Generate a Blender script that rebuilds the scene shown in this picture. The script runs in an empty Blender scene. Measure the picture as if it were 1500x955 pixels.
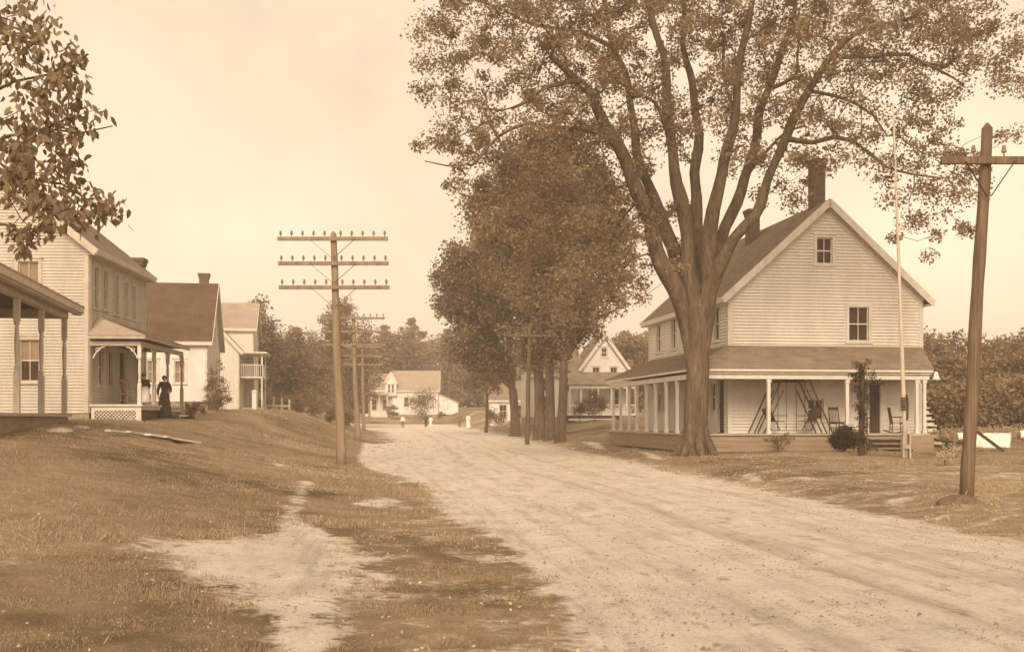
HAZE, SKYK, SKYC, EXPO = .0016, .5, 3.5, 1.12
import bpy, math, random
import numpy as np
from mathutils import Vector, Matrix
random.seed(7); RNG = np.random.default_rng(7)
R = math.radians
SC = bpy.context.scene; COL = SC.collection
CAMZ, FPX, CX, HY = 1.5, 1650.0, 750.0, 613.0      # eye height, focal length and horizon of the view
def P(px, py, Y):
    """point seen at (px,py) that stands Y metres away"""
    return Vector(((px-CX)/FPX*Y, Y, CAMZ+(HY-py)/FPX*Y))

# ------------------------------------------------------------------ terrain
def ss(t):
    t = np.clip(t, 0, 1); return t*t*(3-2*t)
def hash2(i, j, s):
    n = np.sin(i*127.1+j*311.7+s*74.7)*43758.5453
    return n-np.floor(n)
def vnoise(x, y, s=0):
    x = np.asarray(x, float); y = np.asarray(y, float)
    i = np.floor(x); j = np.floor(y); fx = x-i; fy = y-j
    fx = fx*fx*(3-2*fx); fy = fy*fy*(3-2*fy)
    a = hash2(i, j, s); b = hash2(i+1, j, s); c = hash2(i, j+1, s); d = hash2(i+1, j+1, s)
    return (a*(1-fx)+b*fx)*(1-fy)+(c*(1-fx)+d*fx)*fy
def fbm(x, y, s=0, o=4):
    r = 0; a = .5; t = 0
    for k in range(o):
        r = r+a*vnoise(x*2**k, y*2**k, s+k); t += a; a *= .5
    return r/t
def ip(y, pts): return np.interp(y, [p[0] for p in pts], [p[1] for p in pts])
XRP = [(-30,9.5),(7,6.75),(13.4,6.15),(25,5.3),(59,2.9),(132,-5.0),(150,-8),(170,-12)]
XLP = [(-30,3.5),(7.3,.55),(11.4,.05),(21,-1.5),(32,-3.9),(40,-5.0),(67,-7.3),(106,-12.2),(132,-16.5),(134,-19),(137,-70)]
AP = [(-30,.2),(7,.35),(14,.7),(20,1.1),(27,1.4),(41,1.45),(52,1.7),(66,1.95),(85,1.95),(100,1.8),(125,1.2),(140,.3),(200,.3)]
WP = [(0,9),(41,9),(62,6),(85,8)]
ZP = [(-30,0),(60,0),(72,.1),(130,.4),(150,.75),(165,1.75),(200,2.4),(320,4),(900,6)]
def H(X, Y):
    X = np.asarray(X, float); Y = np.asarray(Y, float)
    xl = np.maximum(ip(Y, XLP), -16.5); xr = ip(Y, XRP)
    z = ip(Y, ZP)
    z = z+ip(Y, AP)*ss((xl-.3-X)/ip(Y, WP))
    d = X-xr
    z = z+.16*ss(d/1.6)*ss((Y-2)/14)+.12*ss((d-1.5)/5)*ss((Y-14)/20)
    z = z+ss((Y-55)/45)*1.0*ss((d-1)/(7-3*ss((Y-95)/15)))
    # crown of the road and a faint swale at its edges
    w = np.clip((X-xl)/np.maximum(xr-xl, 1), 0, 1)
    z = z+.05*np.sin(w*np.pi)*(Y < 130)
    z = z+(fbm(X*.35, Y*.35, 3)-.5)*.10*ss((np.abs(d+3)-3)/2)
    return z
def hh(x, y): return float(H(x, y))
def G(px, py, y0=5., y1=320.):
    """point of the ground seen at a pixel"""
    Y = np.linspace(y0, y1, 6000); X = (px-CX)/FPX*Y; Z = CAMZ+(HY-py)/FPX*Y
    k = np.argmax(H(X, Y) >= Z)
    if H(X, Y)[k] < Z[k]: k = len(Y)-1
    return Vector((X[k], Y[k], float(H(X[k], Y[k]))))

# ------------------------------------------------------------------ materials
def newmat(name):
    m = bpy.data.materials.new(name); m.use_nodes = True
    nt = m.node_tree; b = nt.nodes['Principled BSDF']
    return m, nt, b
def nd(nt, t, **kw):
    n = nt.nodes.new(t)
    for k, v in kw.items():
        if k in n.inputs.keys(): n.inputs[k].default_value = v
        else: setattr(n, k, v)
    return n
def col4(c): return (c[0], c[1], c[2], 1)
def ramp(nt, src, stops):
    r = nt.nodes.new('ShaderNodeValToRGB'); nt.links.new(src, r.inputs[0])
    e = r.color_ramp.elements
    while len(e) < len(stops): e.new(.5)
    for k, (p, c) in enumerate(stops):
        e[k].position = p; e[k].color = col4(c) if not isinstance(c, float) else (c, c, c, 1)
    return r.outputs[0]
def mixc(nt, f, a, b, mode='MIX'):
    n = nt.nodes.new('ShaderNodeMix'); n.data_type = 'RGBA'; n.blend_type = mode
    if isinstance(f, (int, float)): n.inputs[0].default_value = f
    else: nt.links.new(f, n.inputs[0])
    for s, k in ((a, 6), (b, 7)):
        if isinstance(s, tuple): n.inputs[k].default_value = col4(s)
        else: nt.links.new(s, n.inputs[k])
    return n.outputs[2]
def noise(nt, scale, detail=5, rough=.6, vec=None, st=None):
    n = nt.nodes.new('ShaderNodeTexNoise'); n.inputs['Scale'].default_value = scale
    n.inputs['Detail'].default_value = detail; n.inputs['Roughness'].default_value = rough
    if vec is None:
        vec = nt.nodes.new('ShaderNodeTexCoord').outputs['Object']
    if st:
        mp = nt.nodes.new('ShaderNodeMapping'); mp.inputs['Scale'].default_value = st
        nt.links.new(vec, mp.inputs[0]); vec = mp.outputs[0]
    nt.links.new(vec, n.inputs['Vector'])
    return n.outputs['Fac']
def bump(nt, b, src, strength=.4, dist=.02):
    n = nt.nodes.new('ShaderNodeBump'); n.inputs['Strength'].default_value = strength
    n.inputs['Distance'].default_value = dist
    nt.links.new(src, n.inputs['Height']); nt.links.new(n.outputs[0], b.inputs['Normal'])
def surf(name, c0, c1, scale=3, st=None, rough=.8, bs=.3, bscale=None, fine=.25, lo=.3, hi=.7):
    """two-tone weathered surface with fine grain and bump"""
    m, nt, b = newmat(name)
    n1 = noise(nt, scale, 6, .65, st=st)
    c = ramp(nt, n1, [(lo, c0), (hi, c1)])
    n2 = noise(nt, (bscale or scale*9), 4, .7, st=st)
    v = ramp(nt, n2, [(.25, 1-fine), (.75, 1+0.0)])
    c = mixc(nt, 1.0, c, v, 'MULTIPLY')
    nt.links.new(c, b.inputs['Base Color']); b.inputs['Roughness'].default_value = rough
    b.inputs['Specular IOR Level'].default_value = .25
    if bs: bump(nt, b, n2, bs, .01)
    return m
M = {}
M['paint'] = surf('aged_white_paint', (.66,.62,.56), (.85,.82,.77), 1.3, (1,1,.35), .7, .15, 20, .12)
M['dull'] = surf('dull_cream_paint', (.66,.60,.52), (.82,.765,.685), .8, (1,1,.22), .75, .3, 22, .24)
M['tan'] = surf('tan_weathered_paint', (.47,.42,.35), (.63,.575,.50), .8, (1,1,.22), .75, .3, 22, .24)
M['trim'] = surf('trim_paint', (.58,.53,.46), (.74,.70,.63), 3, (1,1,.6), .7, .1, 25, .15)
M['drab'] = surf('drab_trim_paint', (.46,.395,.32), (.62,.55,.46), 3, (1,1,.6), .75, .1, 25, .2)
M['greytrim'] = surf('greyed_trim_paint', (.36,.31,.25), (.5,.44,.37), 3, (1,1,.6), .7, .1, 25, .2)
M['shingle'] = surf('weathered_shingle', (.27,.205,.148), (.45,.36,.27), 1.6, None, .9, .5, 14, .45)
M['shingledark'] = surf('dark_shingle', (.115,.072,.040), (.19,.125,.075), 1.2, None, .9, .5, 12, .35)
M['shinglepale'] = surf('pale_shingle', (.38,.30,.235), (.52,.43,.35), 1.2, None, .9, .4, 12, .25)
M['wood'] = surf('weathered_wood', (.22,.155,.10), (.38,.285,.19), 4, (1,1,.12), .85, .6, 26, .45)
M['poledark'] = surf('dark_pole_wood', (.13,.088,.053), (.27,.19,.12), 7, (1,1,.05), .85, .9, 30, .6)
M['polewood'] = surf('pole_wood', (.25,.18,.115), (.44,.335,.22), 5, (1,1,.06), .85, .8, 30, .5)
M['darkwood'] = surf('dark_wood', (.05,.032,.02), (.10,.066,.04), 5, (1,1,.2), .8, .4, 26, .3)
M['brick'] = surf('chimney_brick', (.13,.085,.055), (.22,.15,.10), 6, (1,1,3), .9, .5, 30, .4)
M['skirt'] = surf('bare_porch_boards', (.26,.19,.125), (.40,.305,.21), 3, (.3,1,3), .8, .3, 20, .3)
M['stone'] = surf('foundation_stone', (.30,.24,.175), (.50,.42,.33), 2.2, None, .9, .8, 9, .4)
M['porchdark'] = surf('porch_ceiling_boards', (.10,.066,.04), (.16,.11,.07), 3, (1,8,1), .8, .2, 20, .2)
M['bark'] = surf('elm_bark', (.10,.066,.042), (.27,.195,.13), 4.5, (1,1,.12), .95, 1.0, 16, .75)
M['cloth'] = surf('white_cloth', (.80,.77,.71), (.88,.86,.82), 3, None, .9, .2, 12, .06)
M['darkcloth'] = surf('dark_wool', (.045,.028,.02), (.075,.05,.034), 5, None, .95, .3, 30, .3)
M['midcloth'] = surf('brown_cloth', (.16,.11,.075), (.24,.17,.12), 5, None, .95, .3, 30, .3)
M['skin'] = surf('skin', (.46,.33,.24), (.52,.38,.28), 5, None, .6, 0, 30, .05)
M['hair'] = surf('dark_hair', (.035,.022,.014), (.06,.04,.025), 20, (1,1,.2), .6, .3, 60, .4)
M['blind'] = surf('window_blind', (.24,.17,.11), (.32,.23,.15), 2, None, .8, .1, 10, .1)
M['glassins'] = surf('insulator_glass', (.20,.14,.09), (.26,.18,.12), 4, None, .25, 0, 10, .1)
def glass(name, c):
    m, nt, b = newmat(name)
    n = noise(nt, 1.7, 3, .5)
    nt.links.new(ramp(nt, n, [(.35, c), (.7, tuple(x*1.9 for x in c))]), b.inputs['Base Color'])
    b.inputs['Roughness'].default_value = .18; b.inputs['Specular IOR Level'].default_value = .12
    return m
M['glass'] = glass('window_glass', (.045,.028,.017))
def leafmat(name, c0, c1, trans=.35):
    m, nt, b = newmat(name)
    at = nt.nodes.new('ShaderNodeAttribute'); at.attribute_name = 'rnd'
    c = ramp(nt, at.outputs['Fac'], [(0, c0), (1, c1)])
    nt.links.new(c, b.inputs['Base Color']); b.inputs['Roughness'].default_value = .6
    b.inputs['Specular IOR Level'].default_value = .2
    t = nt.nodes.new('ShaderNodeBsdfTranslucent'); nt.links.new(c, t.inputs[0])
    mx = nt.nodes.new('ShaderNodeMixShader'); mx.inputs[0].default_value = trans
    nt.links.new(b.outputs[0], mx.inputs[1]); nt.links.new(t.outputs[0], mx.inputs[2])
    nt.links.new(mx.outputs[0], nt.nodes['Material Output'].inputs[0])
    return m
M['leaf'] = leafmat('elm_leaf', (.135,.092,.052), (.36,.262,.158))
M['leafdark'] = leafmat('dense_leaf', (.12,.082,.046), (.32,.232,.14))
M['leafnear'] = leafmat('near_leaf', (.15,.103,.058), (.33,.245,.15))
M['needle'] = leafmat('wood_leaf', (.15,.10,.052), (.33,.225,.125), .25)
M['bush'] = leafmat('bush_leaf', (.14,.095,.05), (.31,.215,.12))
M['darkbush'] = leafmat('dark_bush_leaf', (.035,.022,.012), (.09,.058,.03))
M['grassblade'] = leafmat('grass_blade', (.25,.183,.118), (.60,.475,.33), .35)
M['weed'] = leafmat('weed_leaf', (.24,.175,.11), (.52,.41,.28), .3)
M['clover'] = leafmat('pale_leaf', (.40,.31,.20), (.72,.60,.44), .3)

# ground: grass and bare sandy soil on one sheet; the attribute 'dirt' says where the turf is worn off
def groundmat():
    m, nt, b = newmat('turf_and_sand')
    L = nt.links.new
    at = nt.nodes.new('ShaderNodeAttribute'); at.attribute_name = 'dirt'
    ac = nt.nodes.new('ShaderNodeAttribute'); ac.attribute_name = 'lane'
    tc = nt.nodes.new('ShaderNodeTexCoord').outputs['Object']
    n_edge = noise(nt, 1.3, 8, .72, tc)
    n_edge2 = noise(nt, 9, 5, .7, tc)
    a1 = nd(nt, 'ShaderNodeMath', operation='MULTIPLY_ADD'); L(n_edge, a1.inputs[0]); a1.inputs[1].default_value = 2.1; a1.inputs[2].default_value = -1.05
    a2 = nd(nt, 'ShaderNodeMath', operation='MULTIPLY_ADD'); L(n_edge2, a2.inputs[0]); a2.inputs[1].default_value = 1.1; a2.inputs[2].default_value = -.55
    s1 = nd(nt, 'ShaderNodeMath', operation='ADD'); L(a1.outputs[0], s1.inputs[0]); L(a2.outputs[0], s1.inputs[1])
    s2 = nd(nt, 'ShaderNodeMath', operation='ADD'); L(s1.outputs[0], s2.inputs[0]); L(at.outputs['Fac'], s2.inputs[1])
    mask = ramp(nt, s2.outputs[0], [(.36, 0.0), (.66, 1.0)])
    # turf colour
    g1 = noise(nt, .22, 5, .6, tc); g2 = noise(nt, 2.6, 7, .7, tc); g3 = noise(nt, 40, 4, .8, tc)
    gc = ramp(nt, g1, [(.36, (.20,.143,.087)), (.62, (.54,.425,.295))])
    gc = mixc(nt, 1.0, gc, ramp(nt, g2, [(.3, (.62,.60,.57)), (.7, (1.15,1.13,1.1))]), 'MULTIPLY')
    gc = mixc(nt, 1.0, gc, ramp(nt, g3, [(.25, (.45,.42,.4)), (.75, (1.25,1.25,1.2))]), 'MULTIPLY')
    # sand colour, streaked along the lane
    d1 = noise(nt, 1.1, 7, .68, tc)
    d2 = noise(nt, 1.0, 7, .7, ac.outputs['Vector'], (3.4, .3, 1))
    d3 = noise(nt, 28, 6, .75, tc)
    d4 = noise(nt, 3.4, 8, .78, tc, (1, .7, 1))
    dc = ramp(nt, d1, [(.3, (.60,.525,.445)), (.7, (.80,.72,.635))])
    dc = mixc(nt, .5, dc, ramp(nt, d2, [(.36, (.55,.50,.43)), (.5, (1.0,1.0,1.0)), (.7, (1.12,1.12,1.12))]), 'MULTIPLY')
    dc = mixc(nt, .8, dc, ramp(nt, d3, [(.3, (.42,.37,.31)), (.46, (1.0,1.0,1.0)), (.8, (1.15,1.15,1.15))]), 'MULTIPLY')
    dc = mixc(nt, .8, dc, ramp(nt, d4, [(.34, (.40,.34,.28)), (.44, (1.0,1.0,1.0)), (.8, (1.08,1.08,1.08))]), 'MULTIPLY')
    sx = nt.nodes.new('ShaderNodeSeparateXYZ'); L(ac.outputs['Vector'], sx.inputs[0])
    rm = nd(nt, 'ShaderNodeMath', operation='MULTIPLY'); L(sx.outputs[2], rm.inputs[0]); L(d1, rm.inputs[1])
    dc = mixc(nt, rm.outputs[0], dc, mixc(nt, 1.0, dc, (.62,.56,.49), 'MULTIPLY'))
    L(mixc(nt, mask, gc, dc), b.inputs['Base Color'])
    b.inputs['Roughness'].default_value = .95; b.inputs['Specular IOR Level'].default_value = .1
    hsum = nd(nt, 'ShaderNodeMath', operation='ADD'); L(d3, hsum.inputs[0])
    h2 = nd(nt, 'ShaderNodeMath', operation='MULTIPLY'); L(d4, h2.inputs[0]); h2.inputs[1].default_value = 2.5
    h3 = nd(nt, 'ShaderNodeMath', operation='ADD'); L(h2.outputs[0], h3.inputs[0]); L(g3, h3.inputs[1])
    L(h3.outputs[0], hsum.inputs[1])
    bump(nt, b, hsum.outputs[0], .9, .035)
    return m
M['ground'] = groundmat()

# ------------------------------------------------------------------ mesh helpers
class MB:
    def __init__(s): s.v = []; s.f = []
    def add(s, vs, fs):
        n = len(s.v); s.v += [tuple(v) for v in vs]; s.f += [tuple(n+i for i in f) for f in fs]
    def hexa(s, c):
        s.add(c, [(0,3,2,1),(4,5,6,7),(0,1,5,4),(1,2,6,5),(2,3,7,6),(3,0,4,7)])
    def box(s, x0, x1, y0, y1, z0, z1):
        s.hexa([(x0,y0,z0),(x1,y0,z0),(x1,y1,z0),(x0,y1,z0),(x0,y0,z1),(x1,y0,z1),(x1,y1,z1),(x0,y1,z1)])
    def fbox(s, F, u0, u1, z0, z1, d0, d1):
        s.hexa([F(u0,z0,d0),F(u1,z0,d0),F(u1,z0,d1),F(u0,z0,d1),F(u0,z1,d0),F(u1,z1,d0),F(u1,z1,d1),F(u0,z1,d1)])
    def bar(s, a, b, w, h=None, up=(0,0,1)):
        a = Vector(a); b = Vector(b); h = h or w; d = (b-a).normalized(); up = Vector(up)
        if abs(d.dot(up)) > .98: up = Vector((0,1,0))
        r = d.cross(up).normalized()*w/2; u = r.cross(d).normalized()*h/2
        s.hexa([a-r-u, a+r-u, b+r-u, b-r-u, a-r+u, a+r+u, b+r+u, b-r+u])
    def slab(s, pts, th, n=None):
        pts = [Vector(p) for p in pts]; k = len(pts)
        n = Vector(n) if n else (pts[1]-pts[0]).cross(pts[2]-pts[0]).normalized()
        s.add(pts+[p-n*th for p in pts], [tuple(range(k)), tuple(range(2*k-1, k-1, -1))]+[(i, k+i, k+(i+1) % k, (i+1) % k) for i in range(k)])
    def lap(s, a, b, c, d, step, proud):
        """courses of boards or shingles from the bottom edge a-b up to the top edge d-c"""
        a, b, c, d = (Vector(q) for q in (a, b, c, d))
        nrm = (b-a).cross(((c+d)/2)-(a+b)/2).normalized()
        n = max(1, round((((c+d)-(a+b))/2).length/step))
        for k in range(n):
            t0, t1 = k/n, (k+1)/n
            A = a.lerp(d, t0); B = b.lerp(c, t0); C = b.lerp(c, t1); D = a.lerp(d, t1); p = nrm*proud
            s.add([A+p, B+p, C+nrm*.002, D+nrm*.002, A, B], [(0,1,2,3), (4,5,1,0)])
    def tube(s, pts, rad, n=8, caps=True):
        pts = [Vector(p) for p in pts]; m = len(pts); base = len(s.v)
        if not isinstance(rad, (list, tuple)): rad = [rad]*m
        for i, p in enumerate(pts):
            d = (pts[min(i+1, m-1)]-pts[max(i-1, 0)]).normalized()
            ax = Vector((1,0,0)) if abs(d.x) < .9 else Vector((0,1,0))
            r = d.cross(ax).normalized(); u = d.cross(r)
            for k in range(n):
                a = 2*math.pi*k/n
                s.v.append(tuple(p+(r*math.cos(a)+u*math.sin(a))*rad[i]))
        for i in range(m-1):
            for k in range(n):
                s.f.append((base+i*n+k, base+i*n+(k+1) % n, base+(i+1)*n+(k+1) % n, base+(i+1)*n+k))
        if caps:
            s.f.append(tuple(base+k for k in range(n))[::-1]); s.f.append(tuple(base+(m-1)*n+k for k in range(n)))
    def lathe(s, prof, n=12, c=(0,0,0), sx=1, sy=1):
        base = len(s.v); m = len(prof)
        for r, z in prof:
            for k in range(n):
                a = 2*math.pi*k/n; s.v.append((c[0]+r*sx*math.cos(a), c[1]+r*sy*math.sin(a), c[2]+z))
        for i in range(m-1):
            for k in range(n):
                s.f.append((base+i*n+k, base+i*n+(k+1) % n, base+(i+1)*n+(k+1) % n, base+(i+1)*n+k))
        s.f.append(tuple(base+k for k in range(n))[::-1]); s.f.append(tuple(base+(m-1)*n+k for k in range(n)))
    def build(s, name, mat, parent=None, smooth=False, label=None):
        me = bpy.data.meshes.new(name); me.from_pydata(s.v, [], s.f); me.update()
        me.materials.append(M[mat] if isinstance(mat, str) else mat)
        if smooth: me.polygons.foreach_set('use_smooth', [True]*len(me.polygons))
        o = bpy.data.objects.new(name, me); COL.objects.link(o)
        if parent is not None: o.parent = parent
        if label: o['label'] = label
        return o
def tag(o, label, cat, group=None, kind=None):
    o['label'] = label; o['category'] = cat
    if group: o['group'] = group
    if kind: o['kind'] = kind
    return o
def thing(name, label, cat, loc=(0,0,0), rz=0, group=None, kind=None):
    o = bpy.data.objects.new(name, None); COL.objects.link(o); o.empty_display_size = .2
    o.location = loc; o.rotation_euler = (0,0,rz)
    return tag(o, label, cat, group, kind)
def copy_tree(o, parent=None):
    c = o.copy(); COL.objects.link(c)
    if parent is not None: c.parent = parent
    for ch in list(o.children): copy_tree(ch, c)
    return c
def npmesh(name, co, faces, mat, parent=None, rnd=None, smooth=False):
    """faces: (m,k) int array"""
    me = bpy.data.meshes.new(name); m, k = faces.shape
    me.vertices.add(len(co)); me.vertices.foreach_set('co', np.ascontiguousarray(co, dtype=np.float32).ravel())
    me.loops.add(m*k); me.loops.foreach_set('vertex_index', faces.astype(np.int32).ravel())
    me.polygons.add(m); me.polygons.foreach_set('loop_start', np.arange(0, m*k, k, dtype=np.int32))
    if rnd is not None:
        at = me.attributes.new('rnd', 'FLOAT', 'FACE'); at.data.foreach_set('value', rnd.astype(np.float32))
    me.update(calc_edges=True)
    if smooth: me.polygons.foreach_set('use_smooth', np.ones(m, dtype=bool))
    me.materials.append(M[mat] if isinstance(mat, str) else mat)
    o = bpy.data.objects.new(name, me); COL.objects.link(o)
    if parent is not None: o.parent = parent
    return o

# ------------------------------------------------------------------ the ground
def pip(X, Y, poly):
    """signed distance to a polygon, positive inside"""
    ins = np.zeros(X.shape, bool); dm = np.full(X.shape, 1e9)
    n = len(poly)
    for i in range(n):
        x0, y0 = poly[i]; x1, y1 = poly[(i+1) % n]
        c = ((y0 > Y) != (y1 > Y)) & (X < (x1-x0)*(Y-y0)/((y1-y0) if y1 != y0 else 1e-9)+x0)
        ins ^= c
        t = np.clip(((X-x0)*(x1-x0)+(Y-y0)*(y1-y0))/((x1-x0)**2+(y1-y0)**2+1e-9), 0, 1)
        dm = np.minimum(dm, np.hypot(X-x0-t*(x1-x0), Y-y0-t*(y1-y0)))
    return np.where(ins, dm, -dm)
def gpoly(pts): return [tuple(G(*p)[:2]) for p in pts]
PATH = gpoly([(395,955),(392,915),(345,878),(280,846),(205,818),(190,802),(270,790),(350,787),(404,782),(412,764),(424,738),(436,704),(462,704),(450,726),(436,750),(446,768),(495,784),(548,812),(562,850),(530,880),(505,905),(478,955)])
PATH += [(-1.4,5.0),(-1.7,1.0),(-2.8,1.0),(-2.3,5.0)]
PATCH = [gpoly([(505,738),(560,728),(600,735),(560,745)]), gpoly([(850,646),(880,648),(889,660),(868,657)]),
         gpoly([(930,660),(960,664),(975,674),(950,672)]), gpoly([(1085,692),(1110,696),(1130,712),(1100,706)]),
         gpoly([(395,676),(418,680),(422,686),(405,684)]), gpoly([(530,648),(640,640),(600,690),(540,690),(520,675)]),
         gpoly([(520,622),(600,624),(590,632),(540,630)])]
def dirtmask(X, Y):
    xl = ip(Y, XLP); xr = ip(Y, XRP)
    e = np.clip(Y*.02, .25, 1.5)
    wob = (fbm(X*.5+9, Y*.22, 11)-.5)*.9
    d = np.minimum(X-xl+wob, (xr-X)+wob*.5)
    d = np.where(Y > 145, np.minimum(d, 149-Y), d)
    road = np.clip(.5+d/(2*e)*.8, -.3, 1.3)
    worn = .34*ss((X-xl+3.2)/3.2)*ss((40-Y)/15)           # thin turf beside the road
    pd = pip(X, Y, PATH); sd = .45+.9*ss((Y-7)/4)*ss((14.5-Y)/3)
    p = np.clip(.45+pd/sd, -.3, 1.2)
    m = np.maximum(road, p)
    for q in PATCH: m = np.maximum(m, np.clip(.42+pip(X, Y, q)/.5, -.3, .95))
    m = np.maximum(m, worn)
    m = np.maximum(m, (.13+.3*(fbm(X*.7, Y*.35, 61, 3)-.5))*ss((17-Y)/5)*(X < xl))
    return m, road, p
def build_ground():
    ys = [-30+1.7*i for i in range(20)]
    y = 4.0
    while y < 210: ys.append(y); y *= 1.0115
    while y < 900: ys.append(y); y *= 1.08
    ys = np.array(ys+[900.])
    xs = np.concatenate([-np.geomspace(900, 46, 24), np.arange(-45, -19, .5), np.arange(-19, 20, .11), np.arange(20, 46, .6), np.geomspace(46.5, 900, 24)])
    X, Y = np.meshgrid(xs, ys); Z = H(X, Y)
    m, road, p = dirtmask(X, Y)
    near = ss((60-Y)/40)
    xl = ip(Y, XLP); lane = X-(xl+ip(Y, XRP))/2
    rut = (fbm(lane*2.2, Y*.12, 31, 3)-.5)*.05
    rc = 0*lane
    for c0, dep in ((-1.55,.05), (-.1,.05), (1.25,.035), (2.45,.03)):
        g_ = np.exp(-((lane-c0-.35*(vnoise(Y*.09, Y*0+c0, 6)-.5))/.15)**2)*ss((vnoise(Y*.16, Y*0+c0*3, 9)-.2)/.4); rut = rut-dep*g_; rc = rc+g_*dep/.05
    rut = rut+(fbm(X*3, Y*3, 41, 3)-.5)*.025
    Z = Z+rut*near*np.clip(m, 0, 1)+(fbm(X*1.7, Y*1.7, 51, 3)-.5)*.09*near*(1-np.clip(m, 0, 1))
    ny, nx = X.shape
    idx = np.arange(ny*nx).reshape(ny, nx)
    F = np.stack([idx[:-1,:-1], idx[:-1,1:], idx[1:,1:], idx[1:,:-1]], -1).reshape(-1, 4)
    co = np.stack([X, Y, Z], -1).reshape(-1, 3)
    fr = (road.ravel()[F].mean(1) > .5); fp = (~fr) & (p.ravel()[F].mean(1) > .5)
    dv = m.ravel(); lv = np.stack([lane.ravel(), Y.ravel(), rc.ravel()], -1)
    for name, sel, lab in (('lawn', ~(fr | fp), 'rough grass verges and lawns on both sides of the road'), ('road', fr, 'wide pale unpaved sandy road'), ('footpath', fp, 'worn sandy footpath crossing the grass')):
        f = F[sel]; u, inv = np.unique(f, return_inverse=True)
        o = npmesh(name, co[u], inv.reshape(-1, 4), 'ground', smooth=True)
        a = o.data.attributes.new('dirt', 'FLOAT', 'POINT'); a.data.foreach_set('value', dv[u].astype(np.float32))
        a = o.data.attributes.new('lane', 'FLOAT_VECTOR', 'POINT'); a.data.foreach_set('vector', lv[u].astype(np.float32).ravel())
        tag(o, lab, name, kind='structure')
build_ground()

def scatter(n, y0, y1, pad=3):
    Y = np.exp(RNG.uniform(math.log(y0), math.log(y1), n)); X = RNG.uniform(-1, 1, n)*(Y*.47+pad)
    return X, Y
def blades(n, y0, y1, hmin, hmax, thr):
    X, Y = scatter(n, y0, y1)
    m, _, _ = dirtmask(X, Y)
    q = m+(fbm(X*1.6, Y*1.6, 71)-.5)*1.5+(vnoise(X*7, Y*7, 72)-.5)*.5
    keep = q < thr; X = X[keep]; Y = Y[keep]
    clump = fbm(X*.9, Y*.9, 81)
    Z = H(X, Y)-.01; k = len(X)
    h = RNG.uniform(hmin, hmax, k)*(.35+1.2*clump)*(1+1.3*ss((fbm(X*.45, Y*.45, 5, 3)-.55)/.12))*(1+Y*.012)*(1+1.6*(RNG.random(k) > .985))
    a = RNG.uniform(0, 2*math.pi, k); w = np.maximum(.0026, Y*.00045)
    lean = RNG.uniform(.05, .8, k)*h; b = RNG.uniform(0, 2*math.pi, k)
    dx = np.cos(a)*w; dy = np.sin(a)*w; lx = np.cos(b)*lean; ly = np.sin(b)*lean
    c = np.stack([X, Y, Z], -1)
    v = np.stack([c+np.stack([-dx, -dy, 0*dx], -1), c+np.stack([dx, dy, 0*dx], -1),
                  c+np.stack([dx*.7+lx*.4, dy*.7+ly*.4, h*.6], -1), c+np.stack([lx, ly, h], -1)], 1).reshape(-1, 3)
    f = np.arange(k*4).reshape(-1, 4)
    rnd = np.clip((.05+.7*clump*RNG.uniform(.4, 1.3, k)+(RNG.random(k) > .93)*.35)*(.35+1.3*fbm(X*.22+3, Y*.16, 88, 3)), 0, 1)
    return v, f, rnd
v, f, rnd = blades(820000, 5.5, 75, .008, .028, .50)
tag(npmesh('grass', v, f, 'grassblade', rnd=rnd), 'short dry grass growing over the verges and lawns', 'grass', kind='stuff')
# pale fallen leaves and clover at the turf edges
def litter():
    X, Y = scatter(60000, 6, 60)
    m, _, _ = dirtmask(X, Y)
    xr = ip(Y, XRP); xl = ip(Y, XLP)
    p = .9*np.exp(-((X-xr-.9)/1.3)**2)*ss((Y-9)/6)+.25*((m > .12) & (m < .55) & (X < 2))+.012
    p = p*(fbm(X*1.3, Y*1.3, 91) > .47)
    k = RNG.random(len(X)) < p*.5; X = X[k]; Y = Y[k]; n = len(X)
    c = np.stack([X, Y, H(X, Y)+RNG.uniform(.03, .08, n)], -1)
    a = RNG.normal(size=(n, 3)); a[:, 2] *= .4; a /= np.linalg.norm(a, axis=1)[:, None]
    b = np.cross(a, RNG.normal(size=(n, 3))*[.4,.4,1]); b /= np.linalg.norm(b, axis=1)[:, None]
    s = (RNG.uniform(.007, .016, n)+Y*.00045)[:, None]
    v = np.stack([c-a*s, c-b*s*.6, c+a*s, c+b*s*.6], 1).reshape(-1, 3)
    tag(npmesh('fallen_leaves', v, np.arange(n*4).reshape(-1, 4), 'clover', rnd=RNG.random(n)), 'pale fallen leaves scattered in the grass by the road edge', 'fallen leaves', kind='stuff')
    # clods and pebbles on the sand
    X, Y = scatter(30000, 5.5, 55); m, _, _ = dirtmask(X, Y)
    k = (m > .6) & (fbm(X*.8, Y*.8, 95) > .52); X = X[k][:5200]; Y = Y[k][:5200]; n = len(X)
    s = (RNG.uniform(.004, .011, n)*(1+1.2*(RNG.random(n) > .95)))[:, None]
    c = np.stack([X, Y, H(X, Y)+.012], -1)
    o = np.array([(1,0,0),(0,1,0),(-1,0,0),(0,-1,0),(0,0,.7)])
    v = (c[:, None, :]+o[None]*s[:, None, :]*RNG.uniform(.6, 1.5, (n, 5, 1))).reshape(-1, 3)
    f = (np.arange(n)[:, None, None]*5+np.array([(0,1,4),(1,2,4),(2,3,4),(3,0,4)])[None]).reshape(-1, 3)
    tag(npmesh('pebbles', v, f, 'wood'), 'small pebbles and clods lying on the sandy road', 'pebbles', kind='stuff')
litter()
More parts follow.
